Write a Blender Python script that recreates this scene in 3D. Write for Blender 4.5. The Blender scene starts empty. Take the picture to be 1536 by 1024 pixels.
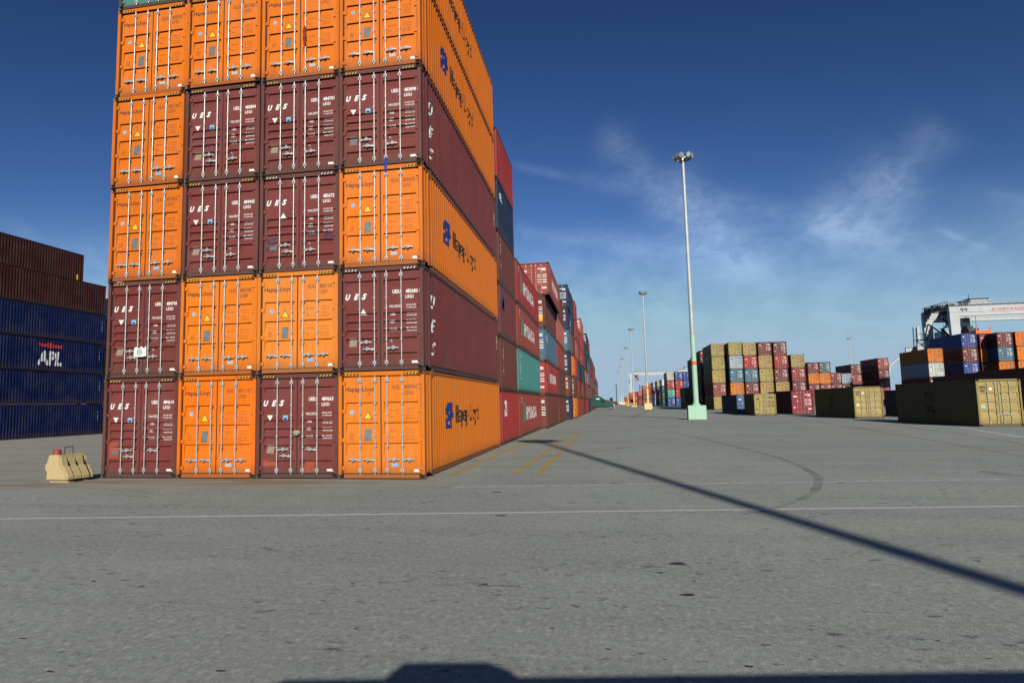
import bpy, bmesh, math, random
from mathutils import Vector, Matrix
random.seed(7)
S = bpy.context.scene
COL = S.collection
PI = math.pi
W = 2.438

# ------------------------------------------------------------------ camera
CAM = dict(f=1042.22, pitch=.109, roll=-.0188, yaw=.1959, hc=1.9473, sx=-71.2136, sy=-19.5831)
cyw, syw = math.cos(CAM['yaw']), math.sin(CAM['yaw'])
cpt, spt = math.cos(CAM['pitch']), math.sin(CAM['pitch'])
FWD = Vector((-syw * cpt, cyw * cpt, spt))
_r = Vector((cyw, syw, 0)); _u = _r.cross(FWD)
_c, _s = math.cos(CAM['roll']), math.sin(CAM['roll'])
RT, UP = _c * _r + _s * _u, -_s * _r + _c * _u
CPOS = Vector((0, 0, CAM['hc']))

def ray(x, y):
    return FWD + RT * ((x - 768 - CAM['sx']) / CAM['f']) - UP * ((y - 512 - CAM['sy']) / CAM['f'])
def gz(x, y, z=0.0):
    d = ray(x, y); return CPOS + d * ((z - CPOS.z) / d.z)
def gx(x, y, X):
    d = ray(x, y); return CPOS + d * (X / d.x)
def gy(x, y, Y):
    d = ray(x, y); return CPOS + d * (Y / d.y)

cd = bpy.data.cameras.new('camera'); cam = bpy.data.objects.new('camera', cd); COL.objects.link(cam)
m = Matrix((RT, UP, -FWD)).transposed().to_4x4(); m.translation = CPOS
cam.matrix_world = m
cd.sensor_width = 36; cd.lens = CAM['f'] * 36 / 1536
cd.shift_x = -CAM['sx'] / 1536; cd.shift_y = CAM['sy'] / 1536
cd.clip_start = .05; cd.clip_end = 6000
S.camera = cam
S.view_settings.view_transform = 'Standard'; S.view_settings.look = 'None'
S.view_settings.gamma = 1; S.view_settings.exposure = 0.0
try:
    S.cycles.max_bounces = 5; S.cycles.diffuse_bounces = 0; S.cycles.glossy_bounces = 2
    S.cycles.use_adaptive_sampling = True; S.cycles.use_denoising = True
except Exception: pass

# ------------------------------------------------------------------ light
ELEV = math.radians(24.5)
LDIR = Vector((-.257 * math.cos(ELEV), .9665 * math.cos(ELEV), -math.sin(ELEV))).normalized()
sl = bpy.data.lights.new('sun', 'SUN'); so = bpy.data.objects.new('sun', sl); COL.objects.link(so)
sl.energy = 4.6; sl.angle = math.radians(.53); sl.color = (1, .955, .87)
so.rotation_euler = LDIR.to_track_quat('-Z', 'Y').to_euler(); so.location = (10, -40, 30)

# ------------------------------------------------------------------ node helper
class NT:
    def __init__(s, tree):
        s.t = tree; s.n = tree.nodes; s.l = tree.links; s.n.clear()
    def new(s, typ, **kw):
        n = s.n.new(typ)
        for k, v in kw.items(): setattr(n, k, v)
        return n
    def put(s, sock, v):
        if isinstance(v, bpy.types.NodeSocket): s.l.new(v, sock)
        elif v is not None: sock.default_value = v
    def math(s, op, a, b=None, c=None, clamp=False):
        n = s.new('ShaderNodeMath', operation=op, use_clamp=clamp)
        s.put(n.inputs[0], a)
        if b is not None: s.put(n.inputs[1], b)
        if c is not None: s.put(n.inputs[2], c)
        return n.outputs[0]
    def vmath(s, op, a, b=None):
        n = s.new('ShaderNodeVectorMath', operation=op); s.put(n.inputs[0], a)
        if b is not None: s.put(n.inputs[1], b)
        return n.outputs[0]
    def mix(s, f, a, b, blend='MIX'):
        n = s.new('ShaderNodeMix', data_type='RGBA', blend_type=blend)
        s.put(n.inputs[0], f); s.put(n.inputs[6], a); s.put(n.inputs[7], b)
        return n.outputs[2]
    def ramp(s, v, lo, hi, a=0., b=1.):
        n = s.new('ShaderNodeMapRange'); n.interpolation_type = 'SMOOTHSTEP'
        s.put(n.inputs[0], v); n.inputs[1].default_value = lo; n.inputs[2].default_value = hi
        n.inputs[3].default_value = a; n.inputs[4].default_value = b
        return n.outputs[0]
    def noise(s, vec, scale, detail=4, rough=.55, dist=0.):
        n = s.new('ShaderNodeTexNoise'); s.put(n.inputs['Vector'], vec)
        n.inputs['Scale'].default_value = scale; n.inputs['Detail'].default_value = detail
        n.inputs['Roughness'].default_value = rough; n.inputs['Distortion'].default_value = dist
        return n.outputs[0]
    def scale(s, vec, xyz):
        n = s.new('ShaderNodeMapping'); s.put(n.inputs[0], vec); n.inputs[3].default_value = xyz
        return n.outputs[0]

def c4(c): return (c[0], c[1], c[2], 1)
MATS = {}
def material(name):
    mt = bpy.data.materials.new(name); mt.use_nodes = True
    MATS[name] = mt
    return mt, NT(mt.node_tree)
def finish(t, base, rough=.6, metal=0., bump=None, alpha=None, spec=.5):
    b = t.new('ShaderNodeBsdfPrincipled'); o = t.new('ShaderNodeOutputMaterial')
    t.put(b.inputs['Base Color'], base); t.put(b.inputs['Roughness'], rough); t.put(b.inputs['Metallic'], metal)
    t.put(b.inputs['Specular IOR Level'], spec)
    if bump is not None: t.l.new(bump, b.inputs['Normal'])
    if alpha is not None: t.put(b.inputs['Alpha'], alpha)
    t.l.new(b.outputs[0], o.inputs[0])

def flat_mat(name, col, rough=.6, metal=0., var=.12, scale=6.):
    mt, t = material(name)
    tc = t.new('ShaderNodeTexCoord')
    n = t.noise(tc.outputs['Object'], scale, 5, .6)
    f = t.ramp(n, .3, .7, 1 - var, 1 + var * .6)
    base = t.mix(1., c4(col), t.new('ShaderNodeCombineColor').outputs[0], 'MULTIPLY')
    cc = base.node.inputs[7].links[0].from_node
    for i in range(3): t.l.new(f, cc.inputs[i])
    finish(t, base, rough, metal)
    return mt

def paint_mat(name, rust_amt, dirt_amt, dim=1.):
    """sheet steel paint: colour of the object, faded, streaked, chipped and rusted"""
    mt, t = material(name)
    tc = t.new('ShaderNodeTexCoord'); oi = t.new('ShaderNodeObjectInfo')
    off = t.vmath('SCALE', t.new('ShaderNodeCombineXYZ').outputs[0])
    comb = off.node.inputs[0].links[0].from_node
    for i in range(3): t.l.new(oi.outputs['Random'], comb.inputs[i])
    off.node.inputs['Scale'].default_value = 91.
    p = t.vmath('ADD', tc.outputs['Object'], off)
    big = t.noise(p, .9, 4, .6)
    streak = t.noise(t.scale(p, (4.5, 4.5, .35)), 1.6, 5, .65)
    fine = t.noise(p, 26, 4, .6)
    fade = t.mix(t.ramp(big, .35, .75, 0, .035), oi.outputs['Color'], (.62, .55, .5, 1))
    if dim < 1: fade = t.mix(1 - dim, fade, (.07, .032, .018, 1))
    dirt = t.math('MULTIPLY', t.ramp(streak, .5, .78), dirt_amt)
    c = t.mix(dirt, fade, (.06, .045, .035, 1))
    zz = t.new('ShaderNodeSeparateXYZ'); t.l.new(tc.outputs['Object'], zz.inputs[0])
    foot = t.math('MULTIPLY', t.ramp(t.math('ADD', zz.outputs[2], t.math('MULTIPLY', streak, .55)), .85, .25), min(1., dirt_amt * 1.9))
    c = t.mix(foot, c, (.085, .058, .04, 1))
    run = t.noise(t.scale(p, (9, 9, .22)), 1.3, 4, .7)
    c = t.mix(t.math('MULTIPLY', t.ramp(run, .66, .74), .3 * rust_amt), c, (.14, .06, .03, 1))
    chips = t.noise(p, 7.5, 6, .72)
    cl = t.noise(p, .7, 2, .5)
    r = t.math('MULTIPLY', t.ramp(chips, .63, .69), t.ramp(cl, .42, .62))
    sc = t.noise(t.scale(p, (1.2, 1.2, 16)), 2.6, 5, .7); sc2 = t.noise(p, 1.9, 2, .5)
    c = t.mix(t.math('MULTIPLY', t.ramp(sc, .66, .72), t.ramp(sc2, .52, .66, 0, .55)), c, (.30, .27, .24, 1))
    r = t.math('MULTIPLY', r, rust_amt, clamp=True)
    c = t.mix(r, c, (.11, .042, .018, 1))
    v = t.ramp(fine, .3, .7, .93, 1.05)
    hs = t.new('ShaderNodeHueSaturation'); t.put(hs.inputs['Color'], c); t.put(hs.inputs['Value'], v)
    bp = t.new('ShaderNodeBump'); bp.inputs['Strength'].default_value = .12; bp.inputs['Distance'].default_value = .01
    t.put(bp.inputs['Height'], t.math('ADD', t.noise(p, 1.7, 3, .5), t.math('MULTIPLY', fine, .12)))
    finish(t, hs.outputs[0], t.ramp(big, .2, .8, .42, .62), 0., bp.outputs[0], spec=.2)
    return mt

PAINT = paint_mat('container_paint', .8, .26)
FRAME = paint_mat('frame_paint', 1., .3)
CASTP = paint_mat('casting_paint', 1., .8, .42)
GALV = flat_mat('galvanised_steel', (.46, .46, .43), .45, .3, .25, 9)
RUBBER = flat_mat('black_rubber', (.018, .017, .016), .8)
HOLE_SHADE = flat_mat('painted_hole_shade', (.006, .006, .006), .9)
WHITE = flat_mat('white_marking', (.78, .77, .73), .6, 0, .18, 14)
BLACKP = flat_mat('black_marking', (.022, .016, .012), .6)
BROWNP = flat_mat('brown_marking', (.22, .06, .012), .6)
NAVYP = flat_mat('blue_marking', (.012, .03, .17), .5)
LBLUE = flat_mat('pale_blue_sticker', (.22, .42, .66), .5)
YEL = flat_mat('yellow_marking', (.78, .47, .02), .5)
GREYPL = flat_mat('grey_plate', (.20, .21, .20), .4, .3)
TANPL = flat_mat('tan_plate', (.30, .24, .16), .6)
GREENP = flat_mat('green_marking', (.05, .22, .14), .5)
REDP = flat_mat('red_marking', (.55, .05, .03), .5)
REPAIR = flat_mat('patch_paint', (.33, .062, .03), .6)
MPATCH = flat_mat('patch_maroon', (.09, .02, .035), .6)
WOOD = flat_mat('plywood_floor', (.12, .07, .04), .8)

# ------------------------------------------------------------------ mesh builder
class MB:
    def __init__(s): s.v = []; s.f = []; s.m = []; s.cur = 0
    def face(s, pts, mi=None):
        b = len(s.v); s.v.extend([tuple(p) for p in pts]); s.f.append(tuple(range(b, b + len(pts)))); s.m.append(s.cur if mi is None else mi)
    def box(s, x0, x1, y0, y1, z0, z1, mi=None):
        b = len(s.v)
        s.v += [(x0,y0,z0),(x1,y0,z0),(x1,y1,z0),(x0,y1,z0),(x0,y0,z1),(x1,y0,z1),(x1,y1,z1),(x0,y1,z1)]
        for f in ((3,2,1,0),(4,5,6,7),(0,1,5,4),(1,2,6,5),(2,3,7,6),(3,0,4,7)):
            s.f.append(tuple(b + i for i in f)); s.m.append(s.cur if mi is None else mi)
    def tube(s, p0, p1, r0, r1=None, n=8, mi=None):
        p0, p1 = Vector(p0), Vector(p1); r1 = r0 if r1 is None else r1
        d = (p1 - p0).normalized()
        a = d.orthogonal().normalized(); c = d.cross(a)
        b = len(s.v)
        for p, r in ((p0, r0), (p1, r1)):
            for i in range(n):
                t = 2 * PI * i / n
                s.v.append(tuple(p + a * (r * math.cos(t)) + c * (r * math.sin(t))))
        k = s.cur if mi is None else mi
        for i in range(n):
            j = (i + 1) % n
            s.f.append((b + i, b + j, b + n + j, b + n + i)); s.m.append(k)
        s.f.append(tuple(b + i for i in reversed(range(n)))); s.m.append(k)
        s.f.append(tuple(b + n + i for i in range(n))); s.m.append(k)
    def beam(s, p0, p1, w, h, mi=None):
        """square bar between two points"""
        p0, p1 = Vector(p0), Vector(p1); d = (p1 - p0).normalized()
        up = Vector((0, 0, 1)) if abs(d.z) < .95 else Vector((0, 1, 0))
        a = d.cross(up).normalized(); c = a.cross(d)
        b = len(s.v)
        for p in (p0, p1):
            for sa, sc in ((-1,-1),(1,-1),(1,1),(-1,1)): s.v.append(tuple(p + a * (sa * w / 2) + c * (sc * h / 2)))
        k = s.cur if mi is None else mi
        for f in ((0,1,2,3),(7,6,5,4),(0,4,5,1),(1,5,6,2),(2,6,7,3),(3,7,4,0)):
            s.f.append(tuple(b + i for i in f)); s.m.append(k)
    def prism(s, poly, y0, y1, axis='y', mi=None):
        """extrude a 2-D outline (x,z) along y, or (y,z) along x"""
        n = len(poly); b = len(s.v)
        for t in (y0, y1):
            for (a, z) in poly: s.v.append((a, t, z) if axis == 'y' else (t, a, z))
        k = s.cur if mi is None else mi
        s.f.append(tuple(b + i for i in range(n))); s.m.append(k)
        s.f.append(tuple(b + n + i for i in reversed(range(n)))); s.m.append(k)
        for i in range(n):
            j = (i + 1) % n
            s.f.append((b + i, b + n + i, b + n + j, b + j)); s.m.append(k)
    def mesh(s, name, mats, smooth=False):
        me = bpy.data.meshes.new(name)
        me.from_pydata(s.v, [], s.f)
        for x in (mats if isinstance(mats, (list, tuple)) else [mats]): me.materials.append(x)
        me.polygons.foreach_set('material_index', s.m)
        if smooth: me.polygons.foreach_set('use_smooth', [True] * len(me.polygons))
        bm = bmesh.new(); bm.from_mesh(me); bmesh.ops.recalc_face_normals(bm, faces=bm.faces); bm.to_mesh(me); bm.free()
        me.update()
        return me

def link(name, me, parent=None, color=None, loc=None):
    o = bpy.data.objects.new(name, me); COL.objects.link(o)
    if parent is not None: o.parent = parent
    if color is not None: o.color = c4(color)
    if loc is not None: o.location = loc
    return o
def thing(name, label, cat, loc=(0,0,0), rz=0., group=None):
    o = bpy.data.objects.new(name, None); COL.objects.link(o)
    o.location = loc; o.rotation_euler = (0, 0, rz); o.empty_display_size = .2
    o['label'] = label; o['category'] = cat
    if group: o['group'] = group
    return o
def structure(o): o['kind'] = 'structure'; return o

# ------------------------------------------------------------------ text outlines
_tc = {}
def text2d(s, bold=0., shear=0., space=1.):
    k = (s, bold, shear, space)
    if k in _tc: return _tc[k]
    cu = bpy.data.curves.new('t', 'FONT'); cu.body = s; cu.size = 1; cu.shear = shear; cu.offset = bold
    cu.space_character = space; cu.resolution_u = 2; cu.fill_mode = 'FRONT'
    ob = bpy.data.objects.new('t', cu); COL.objects.link(ob)
    dg = bpy.context.evaluated_depsgraph_get(); dg.update()
    ev = ob.evaluated_get(dg); me = ev.to_mesh()
    vs = [(v.co.x, v.co.y) for v in me.vertices]; fs = [tuple(p.vertices) for p in me.polygons]
    ev.to_mesh_clear(); bpy.data.objects.remove(ob); bpy.data.curves.remove(cu)
    x0 = min(v[0] for v in vs); x1 = max(v[0] for v in vs); y0 = min(v[1] for v in vs); y1 = max(v[1] for v in vs)
    vs = [((x - x0) / (x1 - x0), (y - y0) / (y1 - y0)) for x, y in vs]
    _tc[k] = (vs, fs)
    return _tc[k]

class Flat:
    """2-D figures (a across, z up) later laid on a pressed or corrugated sheet"""
    def __init__(s): s.v = []; s.f = []; s.m = []
    def text(s, t, a0, z0, w, h, mi=0, **kw):
        vs, fs = text2d(t, **kw); b = len(s.v)
        s.v += [(a0 + x * w, z0 + y * h) for x, y in vs]
        s.f += [tuple(b + i for i in f) for f in fs]; s.m += [mi] * len(fs)
    def poly(s, pts, mi=0):
        b = len(s.v); s.v += list(pts); s.f.append(tuple(range(b, b + len(pts)))); s.m.append(mi)
    def rect(s, a0, a1, z0, z1, mi=0): s.poly([(a0,z0),(a1,z0),(a1,z1),(a0,z1)], mi)
    def frame(s, a0, a1, z0, z1, t, mi=0):
        s.rect(a0,a1,z0,z0+t,mi); s.rect(a0,a1,z1-t,z1,mi); s.rect(a0,a0+t,z0+t,z1-t,mi); s.rect(a1-t,a1,z0+t,z1-t,mi)
    def disc(s, a, z, r, mi=0, n=14): s.poly([(a + r*math.cos(2*PI*i/n), z + r*math.sin(2*PI*i/n)) for i in range(n)], mi)
    def lay(s, name, mats, breaks, depth, place, along):
        """cut at the folds of the sheet and push on to it. along: 0 folds across a, 1 folds across z"""
        bm = bmesh.new()
        vs = [bm.verts.new((a, 0, z)) for a, z in s.v]
        for f, mi in zip(s.f, s.m):
            try:
                fc = bm.faces.new([vs[i] for i in f]); fc.material_index = mi
            except ValueError: pass
        lo = min(v[along] for v in s.v); hi = max(v[along] for v in s.v)
        for q in breaks:
            if lo < q < hi:
                co = (q, 0, 0) if along == 0 else (0, 0, q); no = (1,0,0) if along == 0 else (0,0,1)
                bmesh.ops.bisect_plane(bm, geom=list(bm.verts) + list(bm.edges) + list(bm.faces), plane_co=co, plane_no=no, dist=1e-5)
        for v in bm.verts:
            a, z = v.co.x, v.co.z
            v.co = place(a, z, depth(a if along == 0 else z))
        me = bpy.data.meshes.new(name); bm.to_mesh(me); bm.free()
        for x in mats: me.materials.append(x)
        return me

def interp(prof):
    def fn(q):
        if q <= prof[0][0]: return prof[0][1]
        for (a, d0), (b, d1) in zip(prof, prof[1:]):
            if q <= b: return d0 if b == a else d0 + (d1 - d0) * (q - a) / (b - a)
        return prof[-1][1]
    return fn

# ------------------------------------------------------------------ container parts
def corr_profile(a, b, pitch=.278, depth=.032):
    n = max(1, round((b - a) / pitch)); p = (b - a) / n; out = []
    for i in range(n):
        q = a + i * p
        out += [(q, 0), (q + .26 * p, 0), (q + .5 * p, depth), (q + .76 * p, depth)]
    out.append((b, 0))
    return out
def door_profile(style, z0, z1, H):
    """pressed ribs of a door leaf: (height, depth)"""
    out = [(z0, 0)]
    if style == 'step':
        for v in (.33, .52, .71):
            z = v * H
            out += [(z - .40, 0), (z - .014, .052), (z, 0)]
    elif style == 'rib':
        for v in (.165, .31, .39, .47, .55, .865):
            z = v * H
            out += [(z - .13, 0), (z - .07, .055), (z - .012, .055), (z + .02, 0)]
    elif style == 'panel':
        for v in (.2, .4, .6, .8):
            z = v * H
            out += [(z - .16, 0), (z - .11, .042), (z + .115, .042), (z + .14, 0)]
    out.append((z1, 0))
    return out
DOOR_Y = .075
_mc = {}
def cached(key, fn):
    if key not in _mc: _mc[key] = fn()
    return _mc[key]

def casting(mb, x, y, z, sx, sy):
    """corner fitting with its slotted holes; sx, sy give the outward sides"""
    bm = bmesh.new()
    bmesh.ops.create_cube(bm, size=1, matrix=Matrix.Translation((x - sx * .081, y - sy * .089, z + .059)) @ Matrix.Diagonal((.162, .178, .118, 1)))
    fs = [f for f in bm.faces if f.normal.x * sx > .9 or f.normal.y * sy > .9]
    for f in fs:
        n = f.normal.copy()
        bmesh.ops.inset_individual(bm, faces=[f], thickness=.036)
        for v in f.verts: v.co -= n * .05
        f.material_index = 1  # hole bottom gets near-black colour, painting the shade inside
    b = len(mb.v); bm.verts.index_update()
    mb.v += [tuple(v.co) for v in bm.verts]
    for f in bm.faces: mb.f.append(tuple(b + v.index for v in f.verts)); mb.m.append(1 if f.material_index else 2)
    bm.free()

def frame_geo(mb, L, H):
    h = W / 2
    big = L > 13
    for sx in (-1, 1):
        def bx(a, b, *r): mb.box(min(sx * a, sx * b), max(sx * a, sx * b), *r)
        bx(h - .10, h - .004, .004, .07, .118, H - .118)          # door post
        bx(h - .055, h - .006, .07, .16, .118, H - .118)
        bx(h - .15, h - .004, L - .10, L - .004, .118, H - .118)  # end post
        bx(h - .07, h - .005, .178, L - .178, H - .066, H - .012) # top rail
        if big:
            for q in (.762, L - .762):
                bx(h - .06, h - .003, q - .07, q + .07, .1, H - .07)
                for zz in (.0, H - .118): casting(mb, sx * h, q + .089, zz, sx, -1)
            bx(h - .10, h - .045, .86, L - .86, .035, .175)
            bx(h - .10, h - .02, .178, .7, .135, .175); bx(h - .10, h - .02, L - .7, L - .178, .135, .175)
        else:
            bx(h - .09, h - .022, .178, L - .178, .03, .175)
        for zz in (0, H - .118):
            casting(mb, sx * h, 0, zz, sx, -1); casting(mb, sx * h, L, zz, sx, 1)
    mb.box(-h + .162, h - .162, .012, .09, H - .118, H - .006)    # header
    mb.box(-h + .162, h - .162, .012, .09, .03, .132)             # sill
    mb.box(-h + .15, h - .15, L - .08, L - .012, .03, .14); mb.box(-h + .15, h - .15, L - .08, L - .012, H - .1, H - .01)
    y = .9
    while y < L - .8:                                              # cross members under the floor
        mb.box(-h + .1, h - .1, y, y + .05, .05, .155); y += .6
    mb.box(-h + .1, h - .1, .1, L - .1, .156, .17)
def side_geo(mb, L, H, sx):
    h = W / 2 - .012
    segs = [(.16, .69), (.835, L - .835), (L - .69, L - .1)] if L > 13 else [(.16, L - .1)]
    for a, b in segs:
        pr = corr_profile(a, b)
        for (q0, d0), (q1, d1) in zip(pr, pr[1:]):
            mb.face([(sx * (h - d0), q0, .17), (sx * (h - d1), q1, .17), (sx * (h - d1), q1, H - .03), (sx * (h - d0), q0, H - .03)])
def end_geo(mb, L, H):
    pr = corr_profile(-W / 2 + .14, W / 2 - .14, .25, .04)
    for (q0, d0), (q1, d1) in zip(pr, pr[1:]):
        mb.face([(q0, L - .02 - d0, .13), (q1, L - .02 - d1, .13), (q1, L - .02 - d1, H - .05), (q0, L - .02 - d0, H - .05)])
def roof_geo(mb, L, H):
    pr = corr_profile(.09, L - .08, .21, .02)
    for (q0, d0), (q1, d1) in zip(pr, pr[1:]):
        mb.face([(-W/2 + .07, q0, H - .014 - d0), (W/2 - .07, q0, H - .014 - d0), (W/2 - .07, q1, H - .014 - d1), (-W/2 + .07, q1, H - .014 - d1)])

def leaf_x(side):
    return (-W/2 + .128, -.037) if side < 0 else (-.004, W/2 - .128)
def door_geo(mb, H, side, style):
    x0, x1 = leaf_x(side); z0, z1 = .155, H - .14
    pr = door_profile(style, z0, z1, H); Y = DOOR_Y
    ca = [(x0, 0), (x0 + .07, 0), (x0 + .085, 1), (x1 - .085, 1), (x1 - .07, 0), (x1, 0)]
    for (za, da), (zb, db) in zip(pr, pr[1:]):
        for (xa, ka), (xb, kb) in zip(ca, ca[1:]):
            mb.face([(xa, Y + ka * da, za), (xb, Y + kb * da, za), (xb, Y + kb * db, zb), (xa, Y + ka * db, zb)])
    for xe, xf in ((x0, x0 + .001), (x1 - .001, x1)): mb.box(xe, xf, Y + .001, Y + .07, z0, z1)
    mb.box(x0 + .002, x1 - .002, Y + .07, Y + .075, z0, z1)
    xo = x0 if side < 0 else x1                                 # hinges
    for v in (.10, .36, .63, .89):
        a, b = (xo - .035, xo + .06) if side < 0 else (xo - .06, xo + .035)
        mb.box(a, b, Y - .03, Y - .0015, v * H - .05, v * H + .05)
BARX = (-.605, -.18, .165, .59)
def bar_geo(mb, H, x):
    y = DOOR_Y - .042
    mb.tube((x, y, .045), (x, y, H - .07), .017, n=8)
    for z in (.08 * H, .915 * H):                               # cam keepers
        mb.box(x - .05, x + .045, y - .012, DOOR_Y - .003, z - .05, z + .05)
        mb.tube((x, y - .03, z - .03), (x, y - .03, z + .03), .022, n=6)
    for z in (.06, H - .085): mb.box(x - .04, x + .03, y - .02, y + .02, z - .03, z + .03)
    for v in (.30, .40, .60, .70): mb.box(x - .03, x + .03, y - .02, DOOR_Y - .002, v * H - .018, v * H + .018)
def handle_geo(mb, d):
    """swing handle, d = +1 points right of its bar"""
    y = DOOR_Y - .045
    mb.box(min(0, d * .08), max(0, d * .08), y - .02, y + .02, -.035, .035)
    mb.beam((d * .06, y - .012, -.012), (d * .19, y - .025, .02), .02, .035)
    mb.beam((d * .18, y - .025, .018), (d * .34, y - .012, .0), .018, .03)
    mb.box(d * .2 - .04, d * .2 + .04, y - .03, DOOR_Y - .003, -.03, .05)
    mb.tube((d * .2, y - .04, -.05), (d * .2, y - .04, .075), .016, n=6)
def gasket_geo(mb, H):
    y0, y1 = DOOR_Y + .006, DOOR_Y + .03
    h = W / 2 - .1
    mb.box(-h, h, y0 - .018, y1, H - .1395, H - .1255); mb.box(-h, h, y0 - .018, y1, .1405, .1545)
    mb.box(-.0365, -.0045, y0 + .004, y1, .156, H - .141)
    mb.box(-h, -h + .0275, y0, y1, .156, H - .141); mb.box(h - .0275, h, y0, y1, .156, H - .141)
def hazard_geo(H, white, sd):
    fl = Flat(); fl2 = Flat()
    a0, a1 = (-W/2 + .17, -W/2 + .57) if sd < 0 else (W/2 - .57, W/2 - .17)
    fl.rect(a0, a1, H - .102, H - .046, 0)
    for i in range(4):
        q = a0 + .015 + i * .094
        fl2.poly([(q, H - .098), (q + .032, H - .098), (q + .075, H - .05), (q + .043, H - .05)], 1)
    ms = [BLACKP, WHITE if white else YEL]
    a = fl.lay('hazard_stripe', ms, [], lambda q: 0, lambda a, z, d: (a, .010, z), 1)
    b = fl2.lay('b', ms, [], lambda q: 0, lambda a, z, d: (a, .008, z), 1)
    bm = bmesh.new(); bm.from_mesh(a); bm.from_mesh(b); bm.to_mesh(a); bm.free(); bpy.data.meshes.remove(b)
    return a
def mesh_of(name, mats, fn, *args):
    mb = MB(); fn(mb, *args); return mb.mesh(name, mats)

def lay_on_door(fl, name, mats, H, style):
    pr = door_profile(style, .155, H - .14, H); fn = interp(pr)
    def place(a, z, d):
        x0, x1 = leaf_x(-1 if a < -.02 else 1)
        k = 1. if x0 + .085 <= a <= x1 - .085 else 0.
        return (a, DOOR_Y + d * k - .003, z)
    return fl.lay(name, mats, [q for q, _ in pr], fn, place, 1)
def lay_on_side(fl, name, mats, L, sx):
    segs = [(.16, .69), (.835, L - .835), (L - .69, L - .1)] if L > 13 else [(.16, L - .1)]
    pr = []
    for a, b in segs: pr += corr_profile(a, b)
    fn = interp(pr)
    return fl.lay(name, mats, [q for q, _ in pr], fn, lambda a, z, d: (sx * (W/2 - .012 - d + .003), a, z), 0)

def mirrored(fl, L):
    """lettering for a left-hand side reads towards smaller y"""
    g = Flat(); g.v = [(L - a, z) for a, z in fl.v]; g.f = [tuple(reversed(f)) for f in fl.f]; g.m = fl.m
    return g

DARKEN = {}
def frame_col(c, k=.8): return tuple(x * k for x in c)

def container(label, col, x, y, z, L, H, style='panel', lod=1, group=None, fcol=None, bars=True, barmat=None, name='shipping_container', reverse=False):
    """x: middle of the width, y: plane of the door end, z: base"""
    t = thing(name, label, 'shipping container', (x, y, z), 0, group)
    fc = fcol or frame_col(col)
    link('frame', cached(('fr', L, H), lambda: mesh_of('frame', [FRAME, HOLE_SHADE, CASTP], frame_geo, L, H)), t, fc)
    for sx in (-1, 1):
        link('side_wall', cached(('sd', L, H, sx), lambda: mesh_of('side_wall', [PAINT], side_geo, L, H, sx)), t, col)
    link('roof', cached(('rf', L, H), lambda: mesh_of('roof', [PAINT], roof_geo, L, H)), t, col)
    link('end_wall', cached(('en', L, H), lambda: mesh_of('end_wall', [PAINT], end_geo, L, H)), t, col)
    ds = []
    for s in (-1, 1):
        d = link('door', cached(('dr', H, s, style), lambda: mesh_of('door', [PAINT], door_geo, H, s, style)), t, col)
        ds.append(d)
    link('gasket', cached(('gk', H), lambda: mesh_of('gasket', [RUBBER], gasket_geo, H)), t)
    if bars:
        for i, bx in enumerate(BARX):
            link('locking_bar', cached(('br', H, bx, barmat), lambda: mesh_of('locking_bar', [barmat or GALV], bar_geo, H, bx)), ds[i // 2], col)
    t['doors'] = 0; del t['doors']
    return t, ds

# ------------------------------------------------------------------ colours of the paint
ORANGE = (.74, .195, .012); MAROON = (.180, .040, .034); BROWN = (.155, .045, .028); RED = (.36, .035, .030)
BRICK = (.30, .055, .038); NAVY = (.016, .030, .070); BLUE = (.006, .014, .075); ROYAL = (.035, .065, .23)
TEAL = (.075, .28, .245); OCHRE = (.40, .30, .092); STEEL = (.075, .15, .22); GREY = (.36, .42, .45); WHITEC = (.62, .62, .58)
PALE = (.5, .47, .36); SALMON = (.45, .12, .09); DKGREEN = (.02, .08, .05); SLATE = (.09, .12, .14)
GRIME = (.075, .055, .04)
NAMES = {ORANGE:'orange', MAROON:'maroon', BROWN:'rust brown', RED:'red', BRICK:'brick red', NAVY:'navy', BLUE:'dark blue', ROYAL:'blue', TEAL:'teal',
         OCHRE:'yellow', STEEL:'steel blue', GREY:'pale grey', WHITEC:'white', PALE:'beige', SALMON:'salmon', DKGREEN:'dark green', SLATE:'slate grey'}
ORD = ['', 'ground level', 'second from the ground', 'third from the ground', 'fourth from the ground', 'fifth from the ground', 'sixth from the ground']

# ------------------------------------------------------------------ near block
H45, L45 = 2.896, 13.716
X0, Y0, GAP = -4.73, 18.156, .0213
def hx(u): return (u - .5) * W
def small(fl, lines, mi):
    for (s, a, z, w, h) in lines: fl.text(s, a, z, w, h, mi)

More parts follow.
